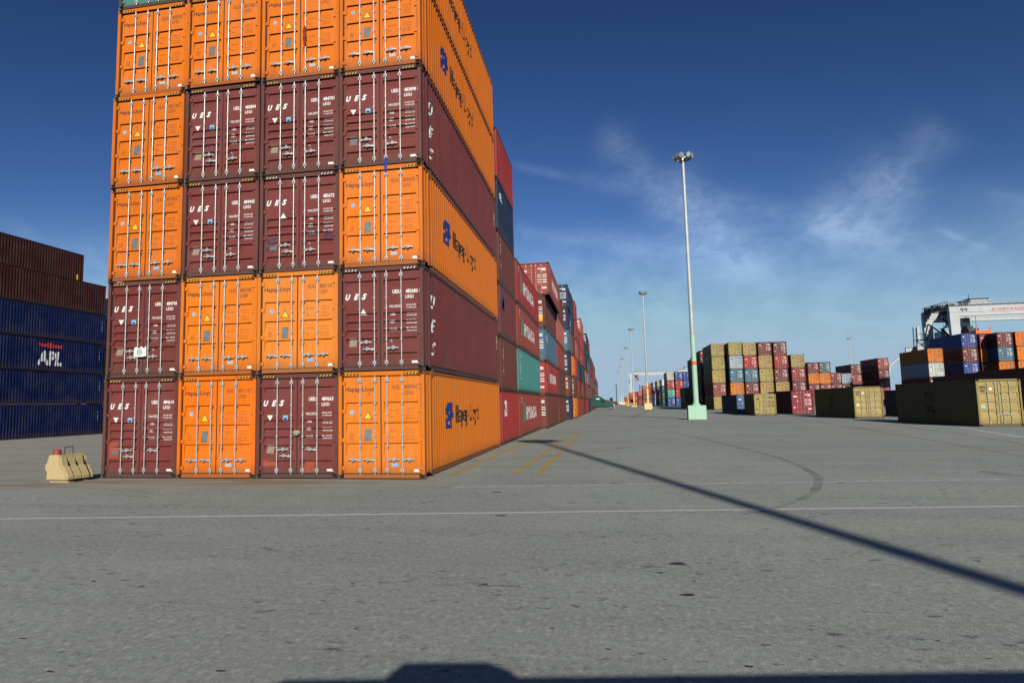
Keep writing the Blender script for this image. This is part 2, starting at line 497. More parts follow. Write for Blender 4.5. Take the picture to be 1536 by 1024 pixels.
def orange_marks(t, ds, num, chk, seedv):
    rnd = random.Random(seedv); H = H45
    def L(fl, nm, mats, par): return link(nm, lay_on_door(fl, nm, mats, H, 'step'), par)
    fl = Flat(); fl.text('Hapag-Lloyd', hx(.075), .800 * H, .83, .165, 0, bold=.012)
    fl.text('CLEAN', hx(.12), .405 * H, .14, .035, 1); fl.text('FLOOR', hx(.12), .388 * H, .14, .035, 1); fl.text('AREA', hx(.12), .371 * H, .12, .035, 1)
    L(fl, 'door_lettering', [BLACKP, BROWNP], ds[0])
    fl = Flat(); fl.text('HLXU', hx(.620), .828 * H, .235, .118, 0, bold=.02); fl.text(num, hx(.764), .828 * H, .355, .118, 0, bold=.02)
    fl.text(chk, hx(.940), .833 * H, .045, .10, 0); fl.frame(hx(.930), hx(.968), .824 * H, .874 * H, .008, 0)
    fl.text('L5G1', hx(.764), .776 * H, .235, .105, 0, bold=.02)
    for (lab, v, a, b) in (('MAX.GROSS', .626, '32.500 KG', '71.650 LB'), ('TARE', .566, '4.800 KG', '10.580 LB'), ('MAX.PAYL.', .434, '27.700 KG', '61.070 LB'), ('CUBE', .374, '86.0 CBM', '3037 CUFT')):
        fl.text(lab, hx(.595), v * H, .24 if len(lab) > 5 else .10, .045, 1)
        fl.text(a, hx(.775), (v + .013) * H, .25, .04, 1); fl.text(b, hx(.775), (v - .014) * H, .25, .04, 1)
    L(fl, 'door_lettering', [BROWNP, BROWNP], ds[1])
    fl = Flat(); jx, jz = rnd.uniform(-.02, .02), rnd.uniform(-.04, .04); q, z = hx(.157) + jx, .628 * H + jz; fl.disc(q, z, .062, 0); fl.rect(q - .045, q + .045, z - .03, z - .018, 1); fl.rect(q - .03, q + .03, z + .01, z + .03, 1); L(fl, 'round_sticker', [LBLUE, WHITE], ds[0])
    tri = Flat(); cx, cz = hx(.337), .587 * H
    tri.poly([(cx - .135, cz - .105), (cx + .135, cz - .105), (cx, cz + .125)], 0)
    me1 = lay_on_door(tri, 'warning_triangle', [BLACKP, YEL], H, 'step')
    tri = Flat(); tri.poly([(cx - .108, cz - .09), (cx + .108, cz - .09), (cx, cz + .095)], 1)
    me2 = lay_on_door(tri, 'x', [BLACKP, YEL], H, 'step')
    bm = bmesh.new(); bm.from_mesh(me2); bmesh.ops.translate(bm, verts=bm.verts, vec=(0, -.0015, 0)); bm.from_mesh(me1); bm.to_mesh(me1); bm.free(); bpy.data.meshes.remove(me2)
    link('warning_triangle', me1, ds[0])
    fl = Flat(); fl.rect(hx(.295), hx(.378), .348 * H, .460 * H, 0); L(fl, 'data_plate', [GREYPL], ds[0])
    fl = Flat(); fl.rect(hx(.612), hx(.690), .113 * H, .144 * H, 0); L(fl, 'customs_plate', [LBLUE if rnd.random() < .5 else GREY_M], ds[1])
    fl = Flat(); fl.rect(hx(.868), hx(.925), .066 * H, .09 * H, 0); L(fl, 'number_plate', [WHITE], ds[1])
    for k, (i, d) in enumerate([(0, -1), (1, -1), (2, 1), (3, 1)]):
        link('handle', cached(('hd', d), lambda: mesh_of('handle', [GALV], handle_geo, d)), ds[i // 2], None, (BARX[i], 0, .178 * H))

def maroon_marks(t, ds, num, chk, up, seedv):
    rnd = random.Random(seedv); H = H45
    def L(fl, nm, mats, par): return link(nm, lay_on_door(fl, nm, mats, H, 'rib'), par)
    fl = Flat()
    for s, u in (('U', .075), ('E', .175), ('S', .27)): fl.text(s, hx(u), .69 * H, .155, .17, 0, bold=.055, shear=.35)
    L(fl, 'door_lettering', [WHITE], ds[0])
    fl = Flat(); fl.text('UESU', hx(.635), .735 * H, .235, .11, 0, bold=.03); fl.text(num, hx(.79), .735 * H, .345, .11, 0, bold=.03)
    fl.text(chk, hx(.958), .742 * H, .045, .085, 0); fl.frame(hx(.949), hx(.986), .733 * H, .776 * H, .008, 0)
    fl.text('L5G1', hx(.79), .685 * H, .225, .095, 0, bold=.03)
    for (lab, v, a, b) in (('MAX.GROSS', .60, '32,500 KGS', '71,650 LBS'), ('TARE', .528, '4,870 KGS', '10,740 LBS'), ('NET', .455, '27,630 KGS', '60,910 LBS'), ('CU.CAP.', .383, '86.1 CU.M', '3,040 CU.FT')):
        fl.text(lab, hx(.60), v * H, .34 if len(lab) > 7 else (.22 if len(lab) > 4 else .15), .075, 0, bold=.015)
        fl.text(a, hx(.795), (v + .013) * H, .285, .045, 0, bold=.02); fl.text(b, hx(.795), (v - .012) * H, .285, .045, 0, bold=.02)
    L(fl, 'door_lettering', [WHITE], ds[1])
    fl = Flat(); q = hx(.165) + rnd.uniform(-.03, .03); z = .574 * H + rnd.uniform(-.02, .02)
    if up: q = hx(.29); fl.poly([(q - .10, z - .08), (q + .10, z - .08), (q, z + .09)], 0)
    else: fl.poly([(q - .09, z + .08), (q, z - .08), (q + .09, z + .08)], 0)
    L(fl, 'triangle_sticker', [WHITE], ds[0])
    if not up:
        fl = Flat(); fl.rect(hx(.318), hx(.378), .55 * H, .602 * H, 0); fl.rect(hx(.33), hx(.366), .56 * H, .575 * H, 1); L(fl, 'blue_sticker', [LBLUE, WHITE], ds[0])
    fl = Flat(); fl.rect(hx(.12), hx(.207), .238 * H, .322 * H, 0); L(fl, 'data_plate', [TANPL if rnd.random() < .7 else GREYPL], ds[0])
    fl = Flat(); fl.rect(hx(.855), hx(.935), .07 * H, .092 * H, 0); L(fl, 'number_plate', [WHITE], ds[1])
    sets = rnd.choice([[(0, 1, .275), (1, -1, .21), (2, 1, .215)], [(0, 1, .275), (1, -1, .215), (3, -1, .275)], [(1, -1, .2), (2, 1, .2), (3, -1, .27)]])
    for i, d, v in sets:
        link('handle', cached(('hd', d), lambda: mesh_of('handle', [GALV], handle_geo, d)), ds[i // 2], None, (BARX[i], 0, v * H))
    for i, v in ((1, .27), (2, .28)):
        fl = Flat(); a = BARX[i] + (-.13 if i == 1 else .12)
        fl.rect(a - .03, a + .03, v * H - .015, v * H + .02, 0); fl.rect(a - .045, a, v * H + .03, v * H + .055, 0)
        L(fl, 'handle_catch', [GALV], ds[i // 2])
GREY_M = flat_mat('pale_plate', (.42, .48, .5), .5)

HLEMB = [(0, 0), (.86, 0), (.80, .33), (.98, .42), (1.1, .52), (.92, .62), (.92, 1), (.18, 1), (.10, .78), (0, .72)]
HLCUT = [[(.38, .60), (.52, .52), (.60, .66), (.50, .74)], [(.34, .18), (.56, .10), (.52, .24), (.40, .30)], [(.10, .42), (.16, .40), (.16, .52), (.10, .54)]]
def hl_side(t):
    fl = Flat(); a0, z0, w, h = 2.62, 1.22, 1.08, .80
    # outline minus cut-outs is built as strips so that the paint shows through the slits
    fl.poly([(a0 + a * w, z0 + z * h) for a, z in HLEMB], 0)
    link('emblem', lay_on_side(fl, 'emblem', [NAVYP], L45, 1), t)
    fl = Flat()
    for c in HLCUT: fl.poly([(a0 + a * w, z0 + z * h) for a, z in c], 0)
    me = lay_on_side(fl, 'emblem_slit', [ORMARK], L45, 1)
    for v in me.vertices: v.co.x += .002
    link('emblem_slit', me, t)
    fl = Flat(); fl.text('H', 4.14, 1.36, .35, .58, 0, bold=.012); fl.text('apag-Lloyd', 4.60, 1.19, 3.62, .77, 0, bold=.02)
    link('side_lettering', lay_on_side(fl, 'side_lettering', [BLACKP], L45, 1), t)
def ues_side(t):
    fl = Flat()
    for s, z in (('U', 1.80), ('E', 1.12), ('S', .46)): fl.text(s, .95, z, .50, .39, 0, bold=.015, shear=.3)
    link('side_lettering', lay_on_side(fl, 'side_lettering', [WHITE], L45, 1), t)
    fl = Flat()
    for i, s in enumerate('UESU'): fl.text(s, L45 - .42, 2.0 - i * .16, .10, .13, 0)
    link('side_lettering', lay_on_side(fl, 'end_lettering', [WHITE], L45, 1), t)
ORMARK = flat_mat('orange_marking', ORANGE, .5)

COLN = ['column nearest the concrete barrier', 'second column from the concrete barrier', 'third column from the concrete barrier', 'corner column beside the roadway']
grid = {  # (column, tier): kind, number, check digit, triangle upright
 (0,1):('M','484614','5',0),(1,1):('O','801110','4',0),(2,1):('M','484663','3',0),(3,1):('O','800941','7',0),
 (0,2):('M','484745','5',0),(1,2):('O','800788','2',0),(2,2):('O','800118','5',0),(3,2):('M','482680','5',1),
 (0,3):('O','801002','5',0),(1,3):('M','484443','5',0),(2,3):('M','482672','6',1),(3,3):('O','800658','8',0),
 (0,4):('O','801108','8',0),(1,4):('M','483804','2',0),(2,4):('M','484701','2',0),(3,4):('M','483898','2',0),
 (0,5):('O','800008','4',0),(1,5):('O','801588','4',0),(2,5):('O','801589','2',0),(3,5):('O','800612','9',0),
 (0,6):('T','','',0),(1,6):('O','801215','3',0),(2,6):('O','800377','6',0),(3,6):('O','800733','1',0)}
for (c, tier), (k, num, chk, up) in grid.items():
    r = random.Random(c * 10 + tier)
    x = X0 - W / 2 - (3 - c) * (W + GAP) + r.uniform(-.006, .006); y = Y0 + r.uniform(-.04, .045); z = (tier - 1) * H45
    if (c, tier) == (3, 1): x = X0 - W / 2
    nm = {'M': 'maroon', 'O': 'orange', 'T': 'teal'}[k]
    col = {'M': MAROON, 'O': ORANGE, 'T': TEAL}[k]
    j = r.uniform(.88, 1.06); col = tuple(v * j for v in col)
    if k == 'O': col = {(1,1): (.78, .165, .004), (2,2): (.74, .215, .022), (3,1): (.73, .190, .012), (3,3): (.74, .180, .010), (1,2): (.74, .185, .010)}.get((c, tier), (.68 * j, .160 * j, .008))
    lab = '%s container %s in the %s' % (nm, ORD[tier] if tier > 1 else 'at ground level', COLN[c])
    t, ds = container(lab, col, x, y, z, L45, H45, {'M': 'rib', 'O': 'step', 'T': 'panel'}[k], 0, 'containers in the near block',
                      fcol=frame_col(col, .92) if k == 'O' else (GRIME if k == 'T' else (.125, .043, .035)))
    if k == 'T': continue
    wh = num in ('482672', '482680')
    for sd in (-1, 1): link('hazard_stripe', cached(('hz', wh, sd), lambda: hazard_geo(H45, wh, sd)), t)
    if k == 'O': orange_marks(t, ds, num, chk, c * 10 + tier)
    else: maroon_marks(t, ds, num, chk, up, c * 10 + tier)
    if c == 3: (hl_side if k == 'O' else ues_side)(t)
    def patches(rects, mat):                                 # newer paint over old damage
        for (a0, a1, v0, v1) in rects:
            fl = Flat(); fl.rect(a0, a1, v0 * H45, v1 * H45, 0)
            me = lay_on_door(fl, 'paint_patch', [mat], H45, 'rib')
            for v in me.vertices: v.co.y += .0015
            link('paint_patch', me, ds[0 if a0 < 0 else 1])
    if (c, tier) == (0, 1): patches([(-W/2 + .19, -.72, .2, .36)], REPAIR)
    if (c, tier) == (2, 1): patches([(-W/2 + .16, -.65, .115, .175), (.20, .50, .06, .165)], REPAIR)
    if (c, tier) == (2, 3): patches([(-W/2 + .16, -.74, .22, .38), (.23, .52, .35, .44), (.72, 1.03, .31, .41)], MPATCH)

# things left on the doors of the near block
PAPER = flat_mat('paper', (.74, .73, .68), .8); CLOTHB = flat_mat('blue_cloth', (.02, .05, .30), .9); CLOTHR = flat_mat('red_cloth', (.25, .02, .02), .9)
CLOTHG = flat_mat('green_tape', (.30, .33, .20), .8)
def col_x(c): return X0 - W / 2 - (3 - c) * (W + GAP)
mb = MB()
z0 = H45 + .215 * H45
pts = [(-.28, 0), (-.27, .27), (-.20, .30), (-.12, .25), (-.03, .31), (.06, .25), (.10, .31), (.13, .30), (.14, .02), (.02, .0)]
mb.prism([(a + .03, b) for a, b in pts], -.004, 0)
mb.cur = 1
fl_n = 14
for i in range(fl_n):
    a0, a1 = 2 * PI * i / fl_n, 2 * PI * (i + 1) / fl_n
    mb.face([(-.06 + .08*math.cos(a0), -.0065, .14 + .08*math.sin(a0)), (-.06 + .08*math.cos(a1), -.0065, .14 + .08*math.sin(a1)), (-.06 + .06*math.cos(a1), -.0065, .14 + .06*math.sin(a1)), (-.06 + .06*math.cos(a0), -.0065, .14 + .06*math.sin(a0))])
mb.box(-.10, -.02, -.0065, -.006, .13, .15)
o = link('paper_notice', mb.mesh('paper_notice', [PAPER, NAVYP]), None, None, (col_x(0), Y0 + .008, z0))
o['label'] = 'torn white paper notice pinned across the locking bars of a maroon container'; o['category'] = 'notice'
def rag(name, label, mat, x, y, z, h, w):
    mb = MB(); n = 7; rnd = random.Random(h)
    ring = []
    for i in range(n + 1):
        q = i / n; r = w * (.35 + .65 * math.sin(PI * (.15 + .8 * q)) * rnd.uniform(.7, 1.1)); off = rnd.uniform(-.02, .02)
        ring.append([(off + r * math.cos(2 * PI * k / 7), -.02 + .5 * r * math.sin(2 * PI * k / 7), -h * q) for k in range(7)])
    for i in range(n):
        for k in range(7):
            k2 = (k + 1) % 7; mb.face([ring[i][k], ring[i][k2], ring[i + 1][k2], ring[i + 1][k]])
    mb.face(ring[0]); mb.face(ring[-1])
    o = link(name, mb.mesh(name, [mat], True), None, None, (x, y, z)); o['label'] = label; o['category'] = 'rag'
rag('cloth_rag', 'blue cloth strip tied round the foot of a locking bar above an orange container', CLOTHB, col_x(3) + BARX[2], Y0 + .02, 3 * H45 + .22, .42, .05)
rag('cloth_rag', 'dark red cloth hanging from a locking bar of a topmost orange container', CLOTHR, col_x(2) + BARX[2], Y0 + .02, 4 * H45 + 1.55, .6, .05)
rag('cloth_rag', 'pale green twist of tape tied between the doors of a ground level maroon container', CLOTHG, col_x(2), Y0 + .03, 1.32, .14, .12)

# ------------------------------------------------------------------ long row behind the near block
STD = 2.591
L20, L40 = 6.058, 12.192
def side_text(t, s, a, z, w, h, mat, L, sx=1, **kw):
    fl = Flat(); fl.text(s, a, z, w, h, 0, **kw)
    if sx < 0: fl = mirrored(fl, L)
    link('side_lettering', lay_on_side(fl, 'side_lettering', [mat], L, sx), t)
def vertical_text(t, s, a, z1, w, h, mat, L, sx=1):
    fl = Flat()
    for i, ch in enumerate(s): fl.text(ch, a, z1 - i * h * 1.25, w if ch not in 'I' else w * .35, h, 0, bold=.03)
    if sx < 0: fl = mirrored(fl, L)
    link('side_lettering', lay_on_side(fl, 'side_lettering', [mat], L, sx), t)
def hyundai(t, L, H):
    fl = Flat(); fl.poly([(1.9, .85), (2.5, .95), (2.9, 1.35), (2.6, 1.95), (2.2, 2.15), (1.95, 1.6)], 0); fl.poly([(2.75, .85), (3.15, .85), (3.15, 1.3), (2.95, 1.25)], 0)
    link('emblem', lay_on_side(fl, 'emblem', [GREENP], L, 1), t)
    side_text(t, 'HYUNDAI', 3.45, .95, min(6.6, L - 5.), .80, WHITE, L, bold=.03, space=1.1)
    fl = Flat(); fl.text('HDMU', .75, H - .42, .5, .14, 0, bold=.02); fl.text('45G1', .75, H - .62, .5, .14, 0, bold=.02)
    link('side_lettering', lay_on_side(fl, 'number_lettering', [WHITE], L, 1), t)
_mk = {}
def door_marks(ds, H, style, light=True, seedv=0):
    """white or dark data blocks stencilled on a door pair seen from far away"""
    v = seedv % 3; key = (H, style, light, v)
    if key not in _mk:
        r = random.Random(v + 3); a = Flat(); b = Flat()
        a.rect(-.95, -.95 + r.uniform(.25, .5), .72 * H, .78 * H); a.rect(-.62, -.5, .52 * H, .57 * H)
        if v != 1: a.rect(-1.0, -.86, .25 * H, .32 * H)
        b.rect(.3, .95, .80 * H, .835 * H); b.rect(.6, .95, .755 * H, .785 * H)
        for q in (.62, .55, .46, .39): b.rect(.28, .28 + r.uniform(.2, .36), q * H, (q + .022) * H); b.rect(.68, 1.0, q * H, (q + .03) * H)
        if v == 2: b.rect(.62, .98, .2 * H, .26 * H)
        m_ = WHITE if light else BLACKP
        _mk[key] = (lay_on_door(a, 'door_lettering', [m_], H, style), lay_on_door(b, 'door_lettering', [m_], H, style))
    for me, d in zip(_mk[key], ds): link('door_lettering', me, d)

row = 'containers stacked along the long row'
SLOTN = {2: 'the short stack just behind the near block', 3: 'the four high stack with the teal side', 4: 'the stack with a jutting top container', 5: 'the stack behind the jutting container'}
def row_stack(slot, ystart, xr, L, H, tiers, desc):
    z = 0; out = []
    for i, c in enumerate(tiers):
        dx = 0; cc = c
        if isinstance(c, tuple) and len(c) == 2: cc, dx = c
        r = random.Random(slot * 31 + i); j = r.uniform(.9, 1.08)
        lab = '%s container %s in %s' % (NAMES[cc], ORD[i + 1] if i else 'at ground level', desc)
        t, ds = container(lab, tuple(v * j for v in cc), xr + dx - W / 2 + r.uniform(-.02, .02), ystart + r.uniform(-.04, .04), z, L, H, 'panel', 1, row, fcol=frame_col(cc, .75), bars=True)
        door_marks(ds, H, 'panel', True, slot * 7 + i)
        out.append((t, ds)); z += H
    return out
s = row_stack(2, 32.75, X0, L20, STD, [RED, BROWN, MAROON, BROWN, NAVY, RED], SLOTN[2])
side_text(s[0][0], 'ZI', .7, 1.35, 1.0, .75, WHITE, L20, bold=.04)
for i in (1, 3): vertical_text(s[i][0], 'TRITON', .7, 2.1, .22, .2, WHITE, L20)
fl = Flat(); fl.rect(.7, 1.5, 1.35, 2.15, 0); fl.rect(.78, 1.42, 1.42, 1.78, 1); fl.disc(1.2, 1.85, .16, 2)
for me in [fl.lay('emblem', [NAVYP, WHITE, YEL], [], lambda q: 0, lambda a, z, d: (W/2 - .006, a, z), 0)]: link('emblem', me, s[2][0])
side_text(s[4][0], 'CMA', .9, 1.75, .9, .4, WHITE, L20, bold=.03); fl = None
vertical_text(s[5][0], 'HDMU45', .75, 2.0, .18, .16, WHITE, L20)
s = row_stack(3, 39.6, X0, L45, STD, [BRICK, TEAL, BRICK, RED], SLOTN[3])
for i in (0, 2, 3): hyundai(s[i][0], L45, STD)
vertical_text(s[1][0], 'CHINASHIP', .95, 2.2, .2, .15, WHITE, L45)
s = row_stack(4, 54.0, -4.28, L40, STD, [BROWN, RED, STEEL, BROWN, (BRICK, .42)], SLOTN[4])
hyundai(s[1][0], L40, STD); hyundai(s[4][0], L40, STD)
side_text(s[2][0], 'HL', .7, 1.6, .9, .5, WHITE, L40, bold=.03)
fl = Flat(); fl.rect(.55, 1.0, .55, 1.0, 0); link('yellow_plate', lay_on_door(fl, 'yellow_plate', [YEL], STD, 'panel'), s[3][1][1])
row_stack(5, 66.8, -4.22, L40, STD, [BROWN, BROWN, BRICK, SALMON, MAROON], SLOTN[5])
far_slots = [  # start, right face, length, colours from the ground
 (80.2, -3.75, L20, [NAVY, BROWN, NAVY, STEEL, NAVY, NAVY]), (87.0, -3.55, L20, [ORANGE, BROWN, ORANGE, BROWN, NAVY, NAVY]),
 (93.8, -3.45, L20, [RED, RED, BRICK, SALMON, RED, RED]), (100.6, -3.40, L40, [BRICK, BROWN, NAVY, BRICK, BRICK]),
 (113.5, -3.25, L40, [BROWN, MAROON, DKGREEN, BRICK, RED, SALMON]), (126.4, -3.1, L40, [RED, BRICK, SALMON, NAVY, NAVY]),
 (139.5, -2.95, L40, [NAVY, SLATE, STEEL, SLATE, NAVY, NAVY]), (152.6, -2.9, L40, [SLATE, BRICK, RED, RED, SLATE, BRICK]),
 (166, -2.9, L40, [MAROON, BROWN, SLATE, MAROON, NAVY]), (179.5, -2.9, L40, [MAROON, SLATE, BROWN, MAROON, BROWN]), (193, -2.8, L40, [BROWN, MAROON, SLATE, BRICK, MAROON]),
 (206.5, -2.8, L40, [SLATE, BROWN, MAROON, BROWN, SLATE]), (220, -2.7, L40, [BRICK, SLATE, BROWN, MAROON, BROWN]), (240, -2.7, L40, [MAROON, BRICK, SLATE, BROWN]), (262, -2.6, L40, [BROWN, MAROON, BRICK, SLATE]),
 (285, -2.5, L40, [BRICK, BROWN, MAROON, MAROON])]
NTH = ['sixth', 'seventh', 'eighth', 'ninth', 'tenth', 'eleventh', 'twelfth', 'thirteenth', 'fourteenth', 'fifteenth', 'sixteenth', 'seventeenth', 'eighteenth', 'nineteenth', 'twentieth', 'last']
for i, (ys, xr, L, tiers) in enumerate(far_slots):
    z = 0
    for k, c in enumerate(tiers):
        r = random.Random(i * 13 + k)
        lab = '%s container %s in the %s stack along the long row' % (NAMES[c], ORD[k + 1] if k else 'at ground level', NTH[i])
        t, ds = container(lab, tuple(v * r.uniform(.85, 1.1) for v in c), xr - W/2 + r.uniform(-.08, .08), ys + r.uniform(-.1, .1), z, L, STD, 'panel', 2, row, fcol=frame_col(c, .75), bars=i < 7)
        if i < 12: door_marks(ds, STD, 'panel', c != ORANGE, i + k)
        z += STD

# ------------------------------------------------------------------ block of dark blue containers beyond the barrier
lg = 'containers beyond the concrete barrier'
def left_cont(lab, col, xr, y, z, L=L40, H=STD):
    return container(lab, col, xr - W/2, y, z, L, H, 'panel', 1, lg, fcol=frame_col(col, .6))[0]
XL, YL = -43.0, 41.4
for i, lab in enumerate(['dark blue container at ground level beyond the barrier', 'dark blue container second from the ground, just below the white lettered one',
                         'dark blue container with white letters under a red band beyond the barrier', 'dark blue container fourth from the ground, under the two brown ones']):
    t = left_cont(lab, BLUE, XL + (0, .03, -.02, .02)[i], YL + (0, .05, -.05, .1)[i], i * STD)
    if i == 2:
        a0 = gx(57, 530, XL).y - YL; a1 = gx(95, 530, XL).y - YL
        side_text(t, 'APL', a0, .45, a1 - a0, 1.15, WHITE, L40, bold=.05, shear=.12)
        fl = Flat(); w_ = a1 - a0
        fl.poly([(a0 - .0, 2.2), (a0 + w_ * .3, 2.12), (a0 + w_ * .42, 2.22), (a0 + w_ * .55, 2.3), (a0 + w_ * .62, 2.12), (a0 + w_, 2.12), (a0 + w_ * .95, 1.85), (a0 + w_ * .6, 1.88), (a0 + w_ * .52, 1.75), (a0 + w_ * .4, 1.9), (a0 + w_ * .12, 1.92)], 0)
        link('emblem', lay_on_side(fl, 'emblem', [REDP], L40, 1), t)
    vertical_text(t, 'APLU45', L40 - .55, 1.9, .12, .12, WHITE, L40)
DKBR = (.056, .013, .009)
NAMES[DKBR] = 'dark brown'
t = left_cont('lower dark brown container on top of the dark blue stack', DKBR, XL, YL - .05, 4 * STD); vertical_text(t, 'TRLU', L40 - .6, 1.5, .12, .12, TANPL, L40)
t = left_cont('topmost dark brown container, set back on the dark blue stack', DKBR, XL - 1.15, YL - 1.5, 5 * STD)
fl = Flat(); fl.rect(L40 - .75, L40 - .55, .3, .75, 0); link('yellow_plate', lay_on_side(fl, 'yellow_plate', [YEL], L40, 1), t)
xg = gy(150, 500, 58.).x
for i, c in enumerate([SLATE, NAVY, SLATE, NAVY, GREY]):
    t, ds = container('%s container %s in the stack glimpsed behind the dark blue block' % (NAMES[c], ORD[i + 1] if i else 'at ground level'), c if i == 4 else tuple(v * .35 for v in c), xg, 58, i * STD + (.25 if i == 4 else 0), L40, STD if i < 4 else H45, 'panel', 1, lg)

# ------------------------------------------------------------------ yard on the other side of the roadway
yg = 'containers in the yard across the roadway'
def single(lab, col, pxl, y, L, H, style='panel', light=True, z=0., name='shipping_container', seedv=0, marks=True, bars=True):
    x = gy(pxl, 600, y).x + W / 2
    t, ds = container(lab, col, x, y, z, L, H, style, 1, yg, fcol=frame_col(col, .7), bars=bars)
    if marks: door_marks(ds, H, style, light, seedv)
    return t, ds
def msc(t, ds, L, H):
    fl = Flat(); fl.text('m', -1.02, .80 * H, .33, .17, 0, bold=.05); fl.text('sc', -.99, .735 * H, .28, .14, 0, bold=.05); link('door_lettering', lay_on_door(fl, 'door_lettering', [BLACKP], H, 'step'), ds[0])
    fl = Flat(); fl.disc(-.42, .795 * H, .09, 0, 8); link('sticker', lay_on_door(fl, 'sticker', [WHITE], H, 'step'), ds[0])
    fl = Flat(); fl.rect(-1.0, -.78, .36 * H, .46 * H, 0); link('data_plate', lay_on_door(fl, 'data_plate', [GREYPL], H, 'step'), ds[0])
    fl = Flat(); fl.text('MSCU 450127', .25, .81 * H, .8, .09, 0); fl.text('45G1', .65, .765 * H, .3, .08, 0)
    for q in (.62, .56, .46, .40): fl.text('TARE', .25, q * H, .2, .05, 0); fl.text('3.900 KGS', .62, q * H, .38, .06, 0)
    link('door_lettering', lay_on_door(fl, 'door_lettering', [BLACKP], H, 'step'), ds[1])
    fl = Flat(); fl.text('m', 4.9, 1.5, 1.5, .75, 0, bold=.05); fl.text('sc', 5.0, .75, 1.3, .62, 0, bold=.05)
    link('side_lettering', lay_on_side(mirrored(fl, L), 'side_lettering', [BLACKP], L, -1), t)
    for i, d in ((1, 1), (3, -1)):
        link('handle', cached(('hd', d), lambda: mesh_of('handle', [GALV], handle_geo, d)), ds[i // 2], None, (BARX[i], 0, .25 * H))
OC2 = (.38, .285, .085); NAMES[OC2] = 'yellow'
t, ds = single('nearest yellow container standing alone on the ground across the roadway', OC2, 1466, 48.4, L40, H45, 'step', marks=False); msc(t, ds, L40, H45)
t, ds = single('yellow container on the ground beside the lone red container', OC2, 1281, 70.0, L40, H45, 'step', marks=False); msc(t, ds, L40, H45)
single('red container on the ground with white stencils on its doors', (.27, .03, .032), 1187.5, 91, L40, H45, seedv=2)
single('yellow container on the ground between the red and steel blue ones', OCHRE, 1131, 88, L20, STD, light=False)
xq = gy(1327, 600, 80.2).x + W / 2
t, ds = container('dark slate container tucked between the two lone yellow containers', (.03, .05, .065), xq, 68, 0, L40, STD, 'panel', 1, yg)
single('steel blue container on the ground beside the mint mast', (.07, .13, .25), 1105, 98, L40, STD, seedv=1)

